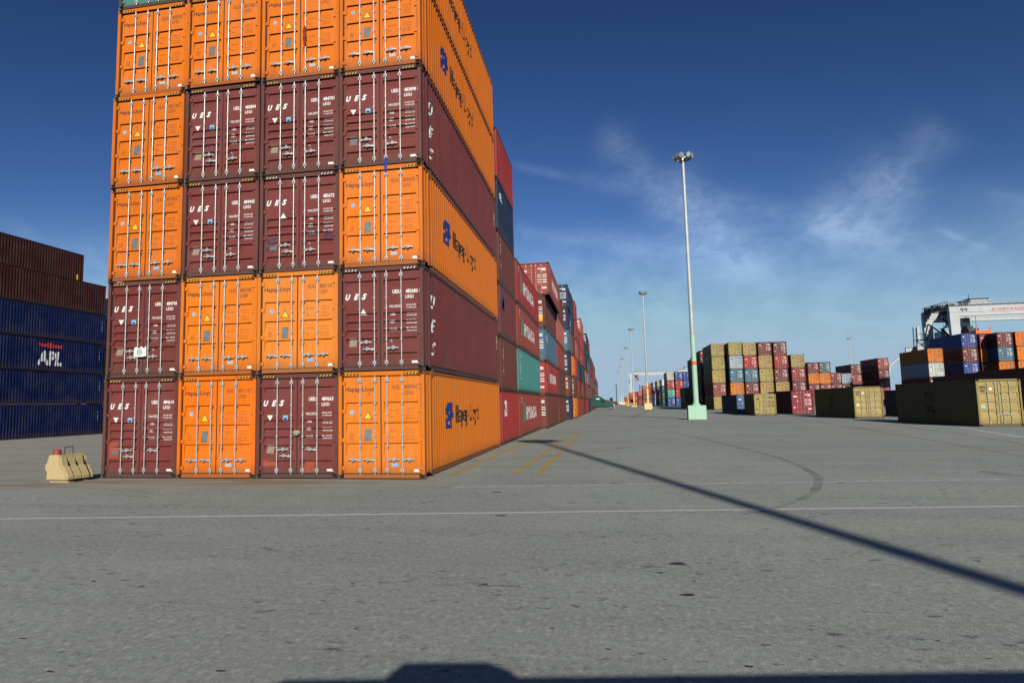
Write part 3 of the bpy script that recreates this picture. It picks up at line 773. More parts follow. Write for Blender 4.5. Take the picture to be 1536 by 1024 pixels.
blocks = [ # name, left pixel of the doors, distance, colours from the ground
 ('first column of the yard block behind the mint mast', 1071, 144, [OCHRE, BRICK, OCHRE, OCHRE, OCHRE]),
 ('second column of the yard block behind the mint mast', 1097.3, 142, [STEEL, ORANGE, STEEL, GREY, OCHRE]),
 ('third column of the yard block behind the mint mast', 1119.4, 144, [OCHRE, MAROON, STEEL, RED, OCHRE]),
 ('fourth column of the yard block behind the mint mast', 1142, 143.4, [MAROON, OCHRE, OCHRE, OCHRE, MAROON]),
 ('fifth column of the yard block behind the mint mast', 1165.3, 144, [MAROON, OCHRE, MAROON, RED, MAROON]),
 ('sixth column of the yard block behind the mint mast', 1190.5, 144, [BRICK, MAROON, BRICK, OCHRE]),
 ('column behind the sixth column of the yard block', 1185, 160, [MAROON, MAROON, MAROON, MAROON, BRICK][:4]),
 ('low column right of the six column yard block', 1215, 178, [MAROON, MAROON, ORANGE, MAROON]),
 ('column with a grey container over an orange one', 1232.6, 178, [MAROON, BRICK, ORANGE, SLATE]),
 ('three high column beside the orange pair', 1248.5, 178, [MAROON, MAROON, MAROON]),
 ('three high column topped with pale grey', 1265, 186, [MAROON, MAROON, GREY]),
 ('four high maroon column beside the pale grey top', 1280.2, 195, [MAROON, MAROON, BRICK, MAROON]),
 ('four high column alone behind the two yellow containers', 1321.5, 191, ['HC', BRICK, BRICK, MAROON, BRICK]),
 ('column with an orange container over a white one', 1397.7, 138.5, [MAROON, MAROON, WHITEC, ORANGE]),
 ('tall column under the gantry crane spreader', 1450.8, 139.5, [MAROON, MAROON, ROYAL, MAROON, ROYAL]),
 ('second tall column beneath the gantry crane', 1478.2, 143, [BRICK, MAROON, MAROON, ORANGE, BRICK]),
 ('third tall column beneath the gantry crane', 1504.5, 139.5, [MAROON, MAROON, ORANGE, STEEL, MAROON]),
 ('fourth tall column beneath the gantry crane', 1533, 139.5, [MAROON, BRICK, ORANGE, ORANGE, ORANGE]),
 ('row of dark red stacks behind the nearest yellow container', 1550, 96, [BROWN, BROWN]),
 ('second dark red stack behind the nearest yellow container', 1497, 108.8, [BROWN, BROWN]),
 ('third dark red stack behind the nearest yellow container', 1457, 121.6, [BROWN, BROWN]),
 ('short yellow column left of the mint mast', 1028.3, 186, [OCHRE, OCHRE]),
 ('column with royal blue on top left of the mint mast', 1026.5, 244, ['HC', MAROON, OCHRE, ROYAL, ROYAL]),
 ('column with blue over two red containers', 1014.3, 244, ['HC', ROYAL, RED, RED, ROYAL]),
 ('column with beige over red, teal and blue', 1002.0, 245, ['HC', ROYAL, TEAL, RED, PALE]),
 ('dark stack just right of the mint mast', 1054, 162, [MAROON, BLUE, MAROON, MAROON, MAROON]),
 ('dark stack behind the mint mast', 1047.5, 178, [MAROON, MAROON, BLUE, MAROON, MAROON]),
 ('farther dark stack behind the mint mast', 1042.5, 192, [MAROON, BLUE, BLUE, MAROON, MAROON]),
 ('column with white over green beyond the beige topped one', 994.0, 285, [DKGREEN, DKGREEN, DKGREEN, WHITEC]),
 ('column with yellow over blue beside the white and green one', 986.5, 305, [NAVY, BRICK, ROYAL, OCHRE]),
 ('column with white over red near the far gantry crane', 980.3, 325, [WHITEC, WHITEC, BRICK, GREY]),
 ('red topped column right of the cream mast', 973.5, 350, [BROWN, BROWN, MAROON, BRICK]),
 ('red column between the cream and yellow masts', 965, 390, [BRICK, BROWN, BRICK, SALMON]),
 ('distant red column behind the yellow mast', 957.5, 420, [BRICK, MAROON, SALMON]),
 ('second distant red column behind the yellow mast', 951.5, 450, [BRICK, SALMON, BRICK]),
 ('third distant red column beside the far crane leg', 944, 480, [BRICK, BRICK, SALMON]),
 ('fourth distant red column beyond the far masts', 936.5, 520, [SALMON, BRICK]),
]
for bi, (desc, px, y, tiers) in enumerate(blocks):
    z = 0; hh = STD
    if tiers[0] == 'HC': hh = H45; tiers = tiers[1:]
    for k, c in enumerate(tiers):
        r = random.Random(bi * 17 + k)
        lab = '%s container, %s, %s' % (NAMES[c], ('topmost' if k == len(tiers) - 1 else ('second up', 'third up', 'fourth up')[k - 1]) if k else 'on the ground', desc)
        cc = tuple(v * r.uniform(.88, 1.1) for v in c)
        x = gy(px, 600, y).x + W / 2 + r.uniform(-.05, .05)
        t, ds = container(lab, cc, x, y + r.uniform(-.08, .08), z, L40, hh, 'panel', 2, yg, fcol=frame_col(c, .75), bars=y < 200, barmat=None)
        if y < 400: door_marks(ds, hh, 'panel', c not in (OCHRE, ORANGE, GREY, WHITEC, PALE), bi + k)
        z += hh

# ------------------------------------------------------------------ light masts
MINT = flat_mat('mint_paint', (.36, .58, .43), .5, 0, .06, 2); CREAM = flat_mat('cream_paint', (.80, .56, .24), .55, 0, .08, 2)
POLE = flat_mat('pole_steel', (.50, .53, .52), .4, .3, .12, 1.5); BAND = flat_mat('orange_band', (.75, .12, .03), .5); YPAINT = flat_mat('yellow_paint', (.78, .55, .16), .5)
LAMPG = flat_mat('lamp_glass', (.75, .78, .78), .08, .4); LAMPM = flat_mat('lamp_housing', (.30, .33, .30), .35, .7)
MH = 27.75
def mast_meshes(kind):
    lower = {'mint': MINT, 'cream': CREAM, 'yellow': YPAINT, 'white': WHITE}[kind]
    b = MB(); b.box(-.88, .88, -.6, .6, 0, 1.42)
    if kind == 'yellow':
        b = MB()
        for sx in (-1, 1): b.box(sx * .75 - .13, sx * .75 + .13, -.6, .6, 0, 1.5)
        b.box(-.61, .61, -.35, .35, 0, .35)
    base = b.mesh('base', [lower])
    bm = bmesh.new(); bm.from_mesh(base); bmesh.ops.bevel(bm, geom=list(bm.edges), offset=.025, segments=2, affect='EDGES'); bm.to_mesh(base); bm.free()
    z0 = 1.42 if kind != 'yellow' else .35
    zg = 8.6 if kind == 'mint' else 6.2
    b = MB(); b.tube((0,0,z0), (0,0,z0+.25), .46, .28, 14); b.tube((0,0,z0+.25), (0,0,zg), .275, .25, 14)
    if kind == 'yellow': b.tube((0,0,z0), (0,0,z0+.3), .3, .3, 12)
    low = b.mesh('lower_pole', [lower], False)
    b = MB(); b.tube((0,0,zg), (0,0,15), .24, .205, 14); b.tube((0,0,15), (0,0,15.3), .222, .215, 14); b.tube((0,0,15.3), (0,0,MH-.7), .195, .14, 14)
    upm = b.mesh('pole', [POLE])
    zb = 5.55 if kind == 'mint' else 4.9
    b = MB(); b.tube((0,0,zb), (0,0,zb+.35), .272, .270, 14); band = b.mesh('band', [BAND])
    return base, low, upm, band
def head_mesh():
    b = MB(); n = 16
    for i in range(n):
        a0, a1 = 2*PI*i/n, 2*PI*(i+1)/n
        b.beam((.75*math.cos(a0), .75*math.sin(a0), MH-.45), (.75*math.cos(a1), .75*math.sin(a1), MH-.45), .09, .12)
    for i in range(4):
        a = PI/4 + i*PI/2; b.beam((0,0,MH-.5), (.75*math.cos(a), .75*math.sin(a), MH-.45), .08, .1)
    b.tube((0,0,MH-.8), (0,0,MH-.1), .22, .17, 12); b.tube((0,0,MH-.1), (0,0,MH+.05), .3, .12, 12)
    return b.mesh('head_ring', [LAMPM])
def flood_mesh():
    b = MB(); 
    b.tube((0,0,0), (0,0,.22), .05, .05, 8)
    b.tube((-.22, 0, .30), (.02, 0, .24), .15, .24, 12); b.tube((.02, 0, .24), (.10, 0, .22), .30, .30, 14, 0)
    b.tube((.10, 0, .22), (.115, 0, .216), .27, .27, 14, 1)
    return b.mesh('floodlight', [LAMPM, LAMPG])
HEADM, FLOODM = head_mesh(), flood_mesh()
MKIND = {k: mast_meshes(k) for k in ('mint', 'cream', 'yellow', 'white')}
def mast(label, kind, x, y, grp, lamps=9):
    t = thing('light_mast', label, 'light mast', (x, y, 0), 0, grp)
    base, low, upm, band = MKIND[kind]
    link('base', base, t); link('lower_pole', low, t); link('pole', upm, t); link('band', band, t)
    hd = link('lamp_ring', HEADM, t)
    for i in range(lamps):
        a = 2 * PI * i / lamps + .3
        o = link('floodlight', FLOODM, hd, None, (.85 * math.cos(a), .85 * math.sin(a), MH - .42)); o.rotation_euler = (0, .25 + .15 * math.sin(i * 2.3), a + .2 * math.sin(i))
    return t
mgp = 'high mast lights along the roadway'
mast('nearest tall light mast with mint green base and orange band', 'mint', 9.14, 74.5, mgp)
mast('tall light mast with cream block base beyond the mint one', 'cream', 9.96, 169.1, mgp)
mast('light mast on a yellow open frame base behind the cream one', 'yellow', 10.2, 254.3, mgp)
mast('fourth light mast along the roadway with yellow base', 'yellow', 11.0, 342.1, mgp, 6)
mast('fifth light mast along the roadway, cream base', 'cream', 11.3, 431, mgp, 6)
mast('sixth light mast along the roadway, white base', 'white', 12.1, 519, mgp, 6)
mast('farthest light mast along the roadway', 'cream', 12.3, 607, mgp, 6)
mast('light mast behind the camera whose long shadow crosses the asphalt', 'mint', 12.1, -22.2, mgp)
p = gy(1275, 528, 330); mast('small distant light mast rising over the maroon yard columns', 'white', p.x, 330, mgp, 5)

# ------------------------------------------------------------------ gantry cranes
CRW = flat_mat('crane_white', (.44, .47, .47), .5, 0, .1, .6); CRD = flat_mat('crane_dark', (.035, .04, .04), .6); CRO = flat_mat('spreader_orange', (.80, .13, .03), .5)
GLASSD = flat_mat('dark_glass', (.02, .03, .035), .12)
def gantry(label, x, y, span, depth, zt, trol, full=True, number=None):
    t = thing('gantry_crane', label, 'gantry crane', (x, y, 0), 0, 'gantry cranes on rubber tyres')
    bh = 1.9
    for k, yy in enumerate((0, depth)):
        b = MB(); b.box(0, span, yy - .5, yy + .5, zt - bh, zt); b.box(0, span, yy - .58, yy + .58, zt - bh * .62, zt - bh * .55)
        bo = link('beam', b.mesh('beam', [CRW]), t)
        b = MB(); n = int(span / 1.2)
        for i in range(n + 1): b.tube((span * i / n, yy - .45, zt), (span * i / n, yy - .45, zt + 1.0), .035, n=5)
        for zz in (.5, 1.0): b.tube((0, yy - .45, zt + zz), (span, yy - .45, zt + zz), .035, n=5)
        b.box(0, span, yy - .42, yy + .3, zt + .004, zt + .28, 1)
        link('handrail', b.mesh('handrail', [CRW, CRD]), bo)
        if k == 0 and number:
            for (s, a0, zz, w, h, mt) in number:
                fl = Flat(); fl.text(s, a0, zz, w, h, 0, bold=.02)
                link('lettering', fl.lay('lettering', [mt], [], lambda q: 0, lambda a, z, d: (a, yy - .505, z), 1), bo)
        for xx in (0, span - 1.7):
            b = MB(); b.prism([(xx, zt - bh + .002), (xx + 1.7, zt - bh + .002), (xx + 1.45, 1.9), (xx + .25, 1.9)], yy - .5, yy + .5)
            link('leg', b.mesh('leg', [CRW]), t)
    for xx in (0, span - 1.7):
        b = MB(); b.box(xx + .2, xx + 1.5, -2, depth + 2, 1.1, 2.0); link('sill_beam', b.mesh('sill_beam', [CRW]), t)
        for yy in (-1.4, 1.4, depth - 1.4, depth + 1.4):
            b = MB(); b.tube((xx + .5, yy, .8), (xx + 1.2, yy, .8), .8, n=18); link('wheel', b.mesh('wheel', [RUBBER]), t)
    tr = MB(); tr.box(trol, trol + 4.2, -.4, depth + .4, zt + .3, zt + .6); tr.box(trol + .6, trol + 3.4, -.2, 4.5, zt + .6, zt + 1.35); tr.box(trol + .3, trol + 3.8, -.4, 4.8, zt + 1.35, zt + 1.5, 1)
    for i in range(6): tr.tube((trol + 4.1, i * depth / 6, zt + .6), (trol + 4.1, i * depth / 6, zt + 1.5), .05, n=5)
    tr.beam((trol + 3.6, 0, zt + 1.4), (trol + 4.8, 0, zt + .5), .15, .15)
    tro = link('trolley', tr.mesh('trolley', [CRW, CRD]), t)
    b = MB(); b.box(trol - .2, trol + 1.1, 1.8, 3.4, zt - bh - 1.9, zt - bh - .2); link('cabin', b.mesh('cabin', [GLASSD]), tro)
    sp = MB(); zs = zt - bh - 3.2
    ycen = depth * .35
    sp.box(trol + .2, trol + 2.8, ycen - 6, ycen + 6, zs - .5, zs + .1); sp.box(trol + .6, trol + 2.4, ycen - 2.5, ycen + 2.5, zs + .1, zs + .9, 1); sp.box(trol + .9, trol + 2.1, ycen - 1, ycen + 1, zs + .9, zs + 1.5, 1)
    for sx in (.25, 2.65): sp.box(trol + sx, trol + sx + .15, ycen - 6, ycen - 5.8, zs + .1, zs + .7)
    link('spreader', sp.mesh('spreader', [CRO, CRD]), tro)
    b = MB()
    for sx in (.7, 2.3):
        for sy in (-1.8, 1.8): b.tube((trol + sx, ycen + sy, zs + .5), (trol + sx, ycen + sy, zt), .04, n=5)
    link('rope', b.mesh('rope', [CRD]), tro)
    if full:
        st = MB()
        for i in range(5):
            z = 5.5 + i * 2.5; st.box(.3, 1.3, 1.2, 3.4, z, z + .1); st.beam((.8, 1.4, z), (.8, 5.2, z + 2.5), .5, .12)
            for yy in (1.3, 2.3, 3.3): st.tube((.3, yy, z), (.3, yy, z + 1.1), .04, n=5)
            st.tube((.3, 1.3, z + 1.1), (.3, 3.3, z + 1.1), .04, n=5)
        link('stair', st.mesh('stair', [CRD]), t)
        st = MB()
        for (za, zb) in ((8, 12.5), (12.5, 17)):
            st.beam((.8, .6, za), (.8, depth - .6, zb), .22, .22); st.beam((.8, depth - .6, za), (.8, .6, zb), .22, .22)
        st.beam((.8, .5, 12.5), (.8, depth - .5, 12.5), .35, .35)
        link('bracing', st.mesh('bracing', [CRD]), t)
        st = MB(); st.box(.1, 1.7, 2.2, depth - 3, 2.05, 5.0); st.box(.2, 1.6, 4.2, 7.2, zt - 6.4, zt - 4.4)
        link('machinery_box', st.mesh('machinery_box', [CRW]), t)
        st = MB(); st.box(-1.6, .4, depth - .8, depth + .7, zt - 5.6, zt - 5.45)
        for q in (-1.55, -.6, .35): st.tube((q, depth - .75, zt - 5.45), (q, depth - .75, zt - 4.3), .05, n=5)
        st.tube((-1.55, depth - .75, zt - 4.3), (.35, depth - .75, zt - 4.3), .05, n=5); st.beam((-1.4, depth, zt - 5.6), (.3, depth, zt - 7.6), .14, .14)
        link('platform', st.mesh('platform', [CRD]), t)
        st = MB(); rr = random.Random(3)
        for q in range(9): st.box(.2 + rr.uniform(0, .6), 1.1 + rr.uniform(0, .9), .7 + q * 1.25, 1.4 + q * 1.25, zt + .1, zt + .5 + rr.uniform(0, .9))
        for q in range(12): st.tube((.1, .3 + q, zt), (.1, .3 + q, zt + 1.2), .045, n=5)
        st.tube((.1, .2, zt + 1.2), (.1, depth, zt + 1.2), .05, n=5); st.beam((.5, 0, zt + .05), (.5, depth, zt + .05), .3, .3)
        st.tube((4.0, .4, zt + 1.4), (4.0, .4, zt + 2.4), .06, n=5)
        link('winch', st.mesh('winch', [CRD]), t)
    return t
gl = gy(1422.5, 470, 152); 
gantry('big white gantry crane with orange spreader over the tall columns', gl.x, 152, 22.0, 11.5, 19.25, 3.4, True,
       [('99', 1.9, 18.0, 1.3, .95, BLACKP), ('KONECRANES', 7.4, 18.1, 6.0, .62, REDP)])
g2 = gy(944, 560, 520); gantry('distant white gantry crane spanning the far end of the roadway', g2.x, 520, 28, 12, 22.8, 4.2, False)
g3 = gy(1016, 560, 360); gantry('white gantry crane showing behind the royal blue topped columns', g3.x, 360, 24, 12, 17.0, 3, False)
g4 = gy(1376, 525, 330); gantry('white gantry crane half hidden behind the orange over white column', g4.x, 330, 22, 12, 23.2, 3.2, False)
# lifting boom of a dock crane
p = gy(1375, 522, 420); t = thing('dock_crane', 'pale dock crane column rising beside the half hidden gantry crane', 'crane', (p.x, 420, 0))
zt = gy(1375, 490, 420).z
b = MB(); b.prism([(-.6, 0), (1.2, 0), (1.9, zt), (.7, zt)], -1., 1.); b.beam((-2.2, 0, 0), (-.9, 0, zt), .45, .45, 1); b.beam((-1.4, 0, zt - .3), (1.6, 0, zt - .2), .4, .5); link('column', b.mesh('column', [CRW, CRD]), t)
pa = gy(1335, 548, 420) - Vector((p.x, 420, 0)); pb = gy(1362, 524, 420) - Vector((p.x, 420, 0))
b = MB(); b.beam(pa, pb, .9, .8); b.beam(pb, (-1.5, 0, zt * .7), .7, .7); b.beam(pa, (pa.x - 3, pa.y, 0), .7, .7); link('stay', b.mesh('stay', [CRW]), t)

# ------------------------------------------------------------------ container handlers far down the roadway
def handler(label, x, y):
    t = thing('reach_stacker', label, 'reach stacker', (x, y, 0), 0, 'dark container handlers')
    b = MB(); b.box(-3.4, 3.0, -1.6, 1.6, .9, 2.2); b.box(-3.6, -1.5, -1.5, 1.5, 2.2, 3.2); link('body', b.mesh('body', [CRD]), t)
    b = MB(); b.box(-1.2, .6, -.9, .9, 2.2, 4.3); link('cab', b.mesh('cab', [GLASSD]), t)
    b = MB(); b.box(2.6, 3.1, -1.1, -.7, .4, 12.5); b.box(2.6, 3.1, .7, 1.1, .4, 12.5)
    for z in (1, 4, 7, 10, 12.2): b.box(2.65, 3.05, -.7, .7, z, z + .3)
    link('mast', b.mesh('mast', [CRD]), t)
    for xx in (-2.4, 2.2):
        for sy in (-1.5, 1.1):
            b = MB(); b.tube((xx, sy, .85), (xx, sy + .5, .85), .85, n=16); link('wheel', b.mesh('wheel', [RUBBER]), t)
    return t
p = gz(920, 607.3); p = gy(918, 607, 420); handler('dark reach stacker with tall mast beyond the green truck', p.x, 420)
p = gy(957.5, 607, 440); handler('dark reach stacker with tall mast behind the yellow light mast', p.x, 470)
for i, (px, c, lab) in enumerate([(906, WHITEC, 'white container lying across the far end of the roadway'), (913, BRICK, 'red container lying across the far end of the roadway'), (925, ORANGE, 'orange container lying across the far end of the roadway')]):
    y = 455 + i * 12; x = gy(px, 606, y).x
    t, ds = container(lab, c, x, y, 0, L20, STD, 'panel', 2, 'containers at the far end of the roadway', bars=False)
    t.rotation_euler.z = PI / 2; 

# ------------------------------------------------------------------ green truck
GRN = flat_mat('truck_green', (.008, .085, .06), .25, 0, .1, 2); CHROME = flat_mat('chrome', (.6, .6, .6), .2, .9)
def truck(label, x, y):
    t = thing('truck_tractor', label, 'truck', (x, y, 0))
    P = lambda pts: pts
    b = MB(); b.prism(P([(-2.9, .75), (.75, .75), (.75, 1.9), (.35, 2.55), (-.2, 3.0), (-1.1, 3.5), (-2.0, 3.65), (-2.9, 3.5)]), -1.15, 1.15); cabm = b.mesh('cab', [GRN])
    bm = bmesh.new(); bm.from_mesh(cabm); bmesh.ops.bevel(bm, geom=list(bm.edges), offset=.08, segments=2, affect='EDGES'); bm.to_mesh(cabm); bm.free()
    c = link('cab', cabm, t)
    b = MB(); b.prism([(.76, .7), (2.6, .7), (2.75, 1.2), (2.6, 1.55), (.76, 1.85)], -1.0, 1.0); link('hood', b.mesh('hood', [GRN]), t)
    b = MB(); b.box(-.55, .45, -1.165, -1.152, 1.85, 2.5); b.box(-1.9, -1.35, -1.165, -1.152, 2.0, 2.5); link('window', b.mesh('window', [GLASSD]), c)
    b = MB(); b.prism([(.40, 2.50), (.78, 1.93), (.80, 1.95), (.42, 2.54)], -1.0, 1.0); link('windscreen', b.mesh('windscreen', [GLASSD]), c)
    b = MB(); b.box(-1.75, -.9, -1.17, -1.152, 2.55, 2.85); b.box(-1.7, -.3, -.9, .9, 3.60, 3.63); link('lettering_panel', b.mesh('lettering_panel', [WHITE]), c)
    b = MB(); b.box(2.5, 2.85, -1.1, 1.1, .35, .75); link('bumper', b.mesh('bumper', [CHROME]), t)
    b = MB(); b.box(2.45, 2.72, -1.02, -.7, 1.0, 1.3); link('headlight', b.mesh('headlight', [WHITE]), t)
    b = MB(); b.box(-5.2, 2.3, -.45, .45, .6, .9); link('chassis', b.mesh('chassis', [CRD]), t)
    for xx in (1.75, -3.4, -4.7):
        for sy in (-1.15, .85):
            b = MB(); b.tube((xx, sy, .5), (xx, sy + .3, .5), .5, n=18); w = link('wheel', b.mesh('wheel', [RUBBER]), t)
            b = MB(); b.tube((xx, sy - .01, .5), (xx, sy + .31, .5), .27, n=14); link('rim', b.mesh('rim', [CHROME]), w)
    return t
TY = 178.
p = gy(888.5, 610, TY); truck('green sleeper truck pulling out beside the long row', p.x + 2.75, TY)

# ------------------------------------------------------------------ barrier
BARM = None
mt, tt = material('barrier_paint')
tc = tt.new('ShaderNodeTexCoord'); n1 = tt.noise(tc.outputs['Object'], 5, 6, .65); n2 = tt.noise(tc.outputs['Object'], 22, 4, .6)
c = tt.mix(tt.ramp(n1, .35, .7), (.56, .41, .17, 1), (.52, .43, .25, 1)); c = tt.mix(tt.math('MULTIPLY', tt.ramp(n2, .56, .68), .7), c, (.16, .11, .06, 1))
bp = tt.new('ShaderNodeBump'); bp.inputs['Strength'].default_value = .4; bp.inputs['Distance'].default_value = .01; tt.put(bp.inputs['Height'], n2)
finish(tt, c, .8, 0, bp.outputs[0]); BARM = mt
REDB = flat_mat('red_cap', (.40, .04, .025), .4); RUST_SLOTSHADE = flat_mat('rusty_steel_slot_shade', (.05, .03, .02), .8)
bt = thing('concrete_barrier', 'small cream barrier block with dark slots and a red cap', 'barrier', (-15.0, 17.05, 0), math.radians(-8))
# jersey profile across, long axis local y; the slotted face looks to +x
prof = [(-.44, .07), (-.42, .30), (-.49, .34), (-.50, .48), (-.44, .53), (-.36, .76), (.02, .76), (.06, .45), (.15, .38), (.31, .16), (.31, .07)]
b = MB(); b.prism(prof, 0, .86)
bm_ = b.mesh('block', [BARM]); bm = bmesh.new(); bm.from_mesh(bm_); bmesh.ops.bevel(bm, geom=list(bm.edges), offset=.015, segments=2, affect='EDGES'); bm.to_mesh(bm_); bm.free()
# raised ribs leave slots between them
link('block', bm_, bt)
for k, (ya, yb) in enumerate([(.02, .20), (.245, .46), (.505, .72), (.79, .85)]):
    b = MB(); b.prism([(.0, .70), (.075, .70), (.12, .47), (.21, .42), (.36, .17), (.36, .09), (.30, .09), (.30, .16), (.14, .37), (.05, .44)], ya, yb); link('rib', b.mesh('rib', [BARM]), bt)
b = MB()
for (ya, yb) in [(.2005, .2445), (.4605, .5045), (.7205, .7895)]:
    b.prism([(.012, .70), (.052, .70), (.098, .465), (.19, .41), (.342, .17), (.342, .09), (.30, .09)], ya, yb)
link('slot', b.mesh('slot', [RUST_SLOTSHADE]), bt)  # slots are filled; their shade is painted with this dark colour
b = MB(); b.tube((-.2, .12, .76), (-.2, .12, .88), .11, .105, 16); b.tube((-.2, .12, .88), (-.2, .12, .90), .095, .08, 16); link('cap', b.mesh('cap', [REDB]), bt)
b = MB(); b.tube((-.16, .33, .76), (-.16, .33, .96), .012, n=6); b.tube((-.16, .6, .76), (-.16, .6, .96), .012, n=6); b.tube((-.16, .33, .96), (-.16, .6, .96), .012, n=6); link('lifting_loop', b.mesh('lifting_loop', [RUST_SLOTSHADE]), bt)
for yy in (.08, .56):
    b = MB(); b.box(-.38, .29, yy, yy + .2, 0, .069); link('foot', b.mesh('foot', [BARM]), bt)
b = MB(); b.tube((-.1, .86, .6), (-.1, .94, .6), .02, n=6); link('bolt', b.mesh('bolt', [RUST_SLOTSHADE]), bt)

# ------------------------------------------------------------------ van the photograph is taken from (only its shadow is in the picture)
VANW = flat_mat('van_white', (.7, .7, .68), .3)
v = thing('passenger_van', 'van behind the camera whose roof shadow lies along the bottom edge', 'van', (0, 0, 0), CAM['yaw'])
b = MB(); b.prism([(-1.35, .5), (6.0, .5), (6.0, 2.38), (5.9, 2.46), (-.98, 2.515), (-1.22, 2.42), (-1.35, 2.15)], -2.3, -.25); vm = b.mesh('body', [VANW])
link('body', vm, v)
b = MB(); b.prism([(-.44, 2.49), (-.22, 2.68), (-.12, 2.785), (.52, 2.775), (.66, 2.70), (.84, 2.47)], -1.6, -.55); link('roof_unit', b.mesh('roof_unit', [VANW]), v)
b = MB(); b.box(.6, 5.6, -.252, -.246, 1.5, 2.15); link('window', b.mesh('window', [GLASSD]), v)
for xx in (.6, 4.8):
    for yy in (-2.25, -.55):
        b = MB(); b.tube((xx, yy, .38), (xx, yy + .25, .38), .38, n=18); link('wheel', b.mesh('wheel', [RUBBER]), v)

# ------------------------------------------------------------------ ground
mt, t = material('asphalt')
geo = t.new('ShaderNodeNewGeometry'); P = geo.outputs['Position']
sx_ = t.new('ShaderNodeSeparateXYZ'); t.l.new(P, sx_.inputs[0]); PX, PY = sx_.outputs[0], sx_.outputs[1]
n_big = t.noise(P, .06, 5, .6); n_mid = t.noise(P, .7, 5, .62); n_fine = t.noise(t.scale(P, (1, .6, 1)), 17, 5, .8); n_agg = t.noise(P, 55, 3, .7)
lane = t.noise(t.scale(P, (.05, .9, 1)), .8, 4, .6)           # wear along the crosswise lane
c = t.mix(t.ramp(n_big, .3, .7), (.300, .312, .270, 1), (.378, .392, .340, 1))
c = t.mix(t.ramp(n_mid, .3, .75, 0, .4), c, (.232, .248, .230, 1))
c = t.mix(t.math('MULTIPLY', t.ramp(lane, .45, .7), .35), c, (.218, .232, .221, 1))
n_lump = t.noise(t.scale(P, (.6, 1., 1)), 6.5, 6, .78)
c = t.mix(t.ramp(n_lump, .44, .28, 0, .75), c, (.13, .135, .124, 1))
c = t.mix(t.ramp(n_lump, .54, .72, 0, .7), c, (.50, .51, .46, 1))
c = t.mix(t.ramp(n_fine, .50, .72, 0, .75), c, (.56, .575, .52, 1))
c = t.mix(t.ramp(n_fine, .48, .30, 0, .7), c, (.12, .124, .114, 1))
c = t.mix(t.ramp(n_agg, .56, .72, 0, .6), c, (.16, .165, .158, 1))
pit = t.noise(t.scale(P, (.5, 1.0, 1)), 7.5, 4, .66)
clus = t.noise(t.scale(P, (.3, .8, 1)), 1.1, 4, .6)
pit = t.math('ADD', pit, t.math('MULTIPLY', t.math('SUBTRACT', clus, .5), .42))          # pits and old oil drops
c = t.mix(t.math('MULTIPLY', t.ramp(pit, .60, .70), .75), c, (.085, .088, .082, 1))
wht = t.noise(P, 21, 2, .5)
c = t.mix(t.ramp(wht, .76, .78, 0, .7), c, (.6, .6, .58, 1))
# older, browner slab under and in front of the stacks
edge = t.math('ADD', t.math('SUBTRACT', PY, t.math('MULTIPLY', PX, .11)), t.math('MULTIPLY', t.math('SUBTRACT', n_mid, .5), .35))
slab = t.math('MULTIPLY', t.ramp(edge, 17.0, 17.12), t.ramp(t.math('ADD', PX, t.math('MULTIPLY', n_mid, .8)), -3.2, -3.6))
slabc = t.mix(t.ramp(n_mid, .3, .75), (.40, .365, .285, 1), (.33, .31, .255, 1))
c = t.mix(t.math('MULTIPLY', slab, .55), c, slabc)
seam = t.math('MULTIPLY', t.ramp(t.math('ABSOLUTE', t.math('SUBTRACT', edge, 17.02)), .03, .0), t.ramp(PX, -3.4, -3.8))
c = t.mix(t.math('MULTIPLY', seam, .55), c, (.07, .065, .06, 1))
rust = t.noise(t.scale(P, (.25, 1.6, 1)), 1.1, 4, .6)
rz = t.math('MULTIPLY', t.math('MULTIPLY', t.ramp(rust, .40, .62), t.ramp(t.math('ABSOLUTE', t.math('SUBTRACT', edge, 18.6)), 1.9, .3)), t.ramp(PX, -4.0, -6))
c = t.mix(t.math('MULTIPLY', rz, .8), c, (.29, .18, .085, 1))
bp = t.new('ShaderNodeBump'); bp.inputs['Strength'].default_value = .55; bp.inputs['Distance'].default_value = .012
t.put(bp.inputs['Height'], t.math('ADD', t.math('ADD', n_agg, n_fine), t.math('MULTIPLY', pit, .6)))
finish(t, c, .85, 0, bp.outputs[0], spec=.3)
ASPH = mt
mb = MB(); mb.face([(-1500, -600, 0), (1500, -600, 0), (1500, 3500, 0), (-1500, 3500, 0)])
structure(link('ground', mb.mesh('ground', [ASPH])))

def worn(name, col, lo, hi, strength, sc=3.):
    mt, t = material(name)
    g = t.new('ShaderNodeNewGeometry'); n = t.noise(g.outputs['Position'], sc, 5, .75); n2 = t.noise(g.outputs['Position'], 40, 3, .7)
    a = t.math('MULTIPLY', t.math('MULTIPLY', t.ramp(n, lo, hi), strength), t.ramp(n2, .25, .6, .45, 1.))
    finish(t, c4(col), .8, 0, None, a)
    return mt
def strip(name, pts, w, mat, z=.004, taper=False):
    mb = MB(); n = len(pts); pts = [Vector((p[0], p[1], 0)) for p in pts]; L_, R_ = [], []
    for i, p in enumerate(pts):
        d = (pts[min(i + 1, n - 1)] - pts[max(i - 1, 0)]).normalized(); q = Vector((-d.y, d.x, 0))
        ww = w * (min(1, .25 + 3 * min(i, n - 1 - i) / n) * (1 + .12 * math.sin(i * .9)) if taper else 1)
        L_.append(p + q * ww / 2); R_.append(p - q * ww / 2)
    for i in range(n - 1): mb.face([(L_[i].x, L_[i].y, z), (R_[i].x, R_[i].y, z), (R_[i+1].x, R_[i+1].y, z), (L_[i+1].x, L_[i+1].y, z)])
    return structure(link(name, mb.mesh(name, [mat])))
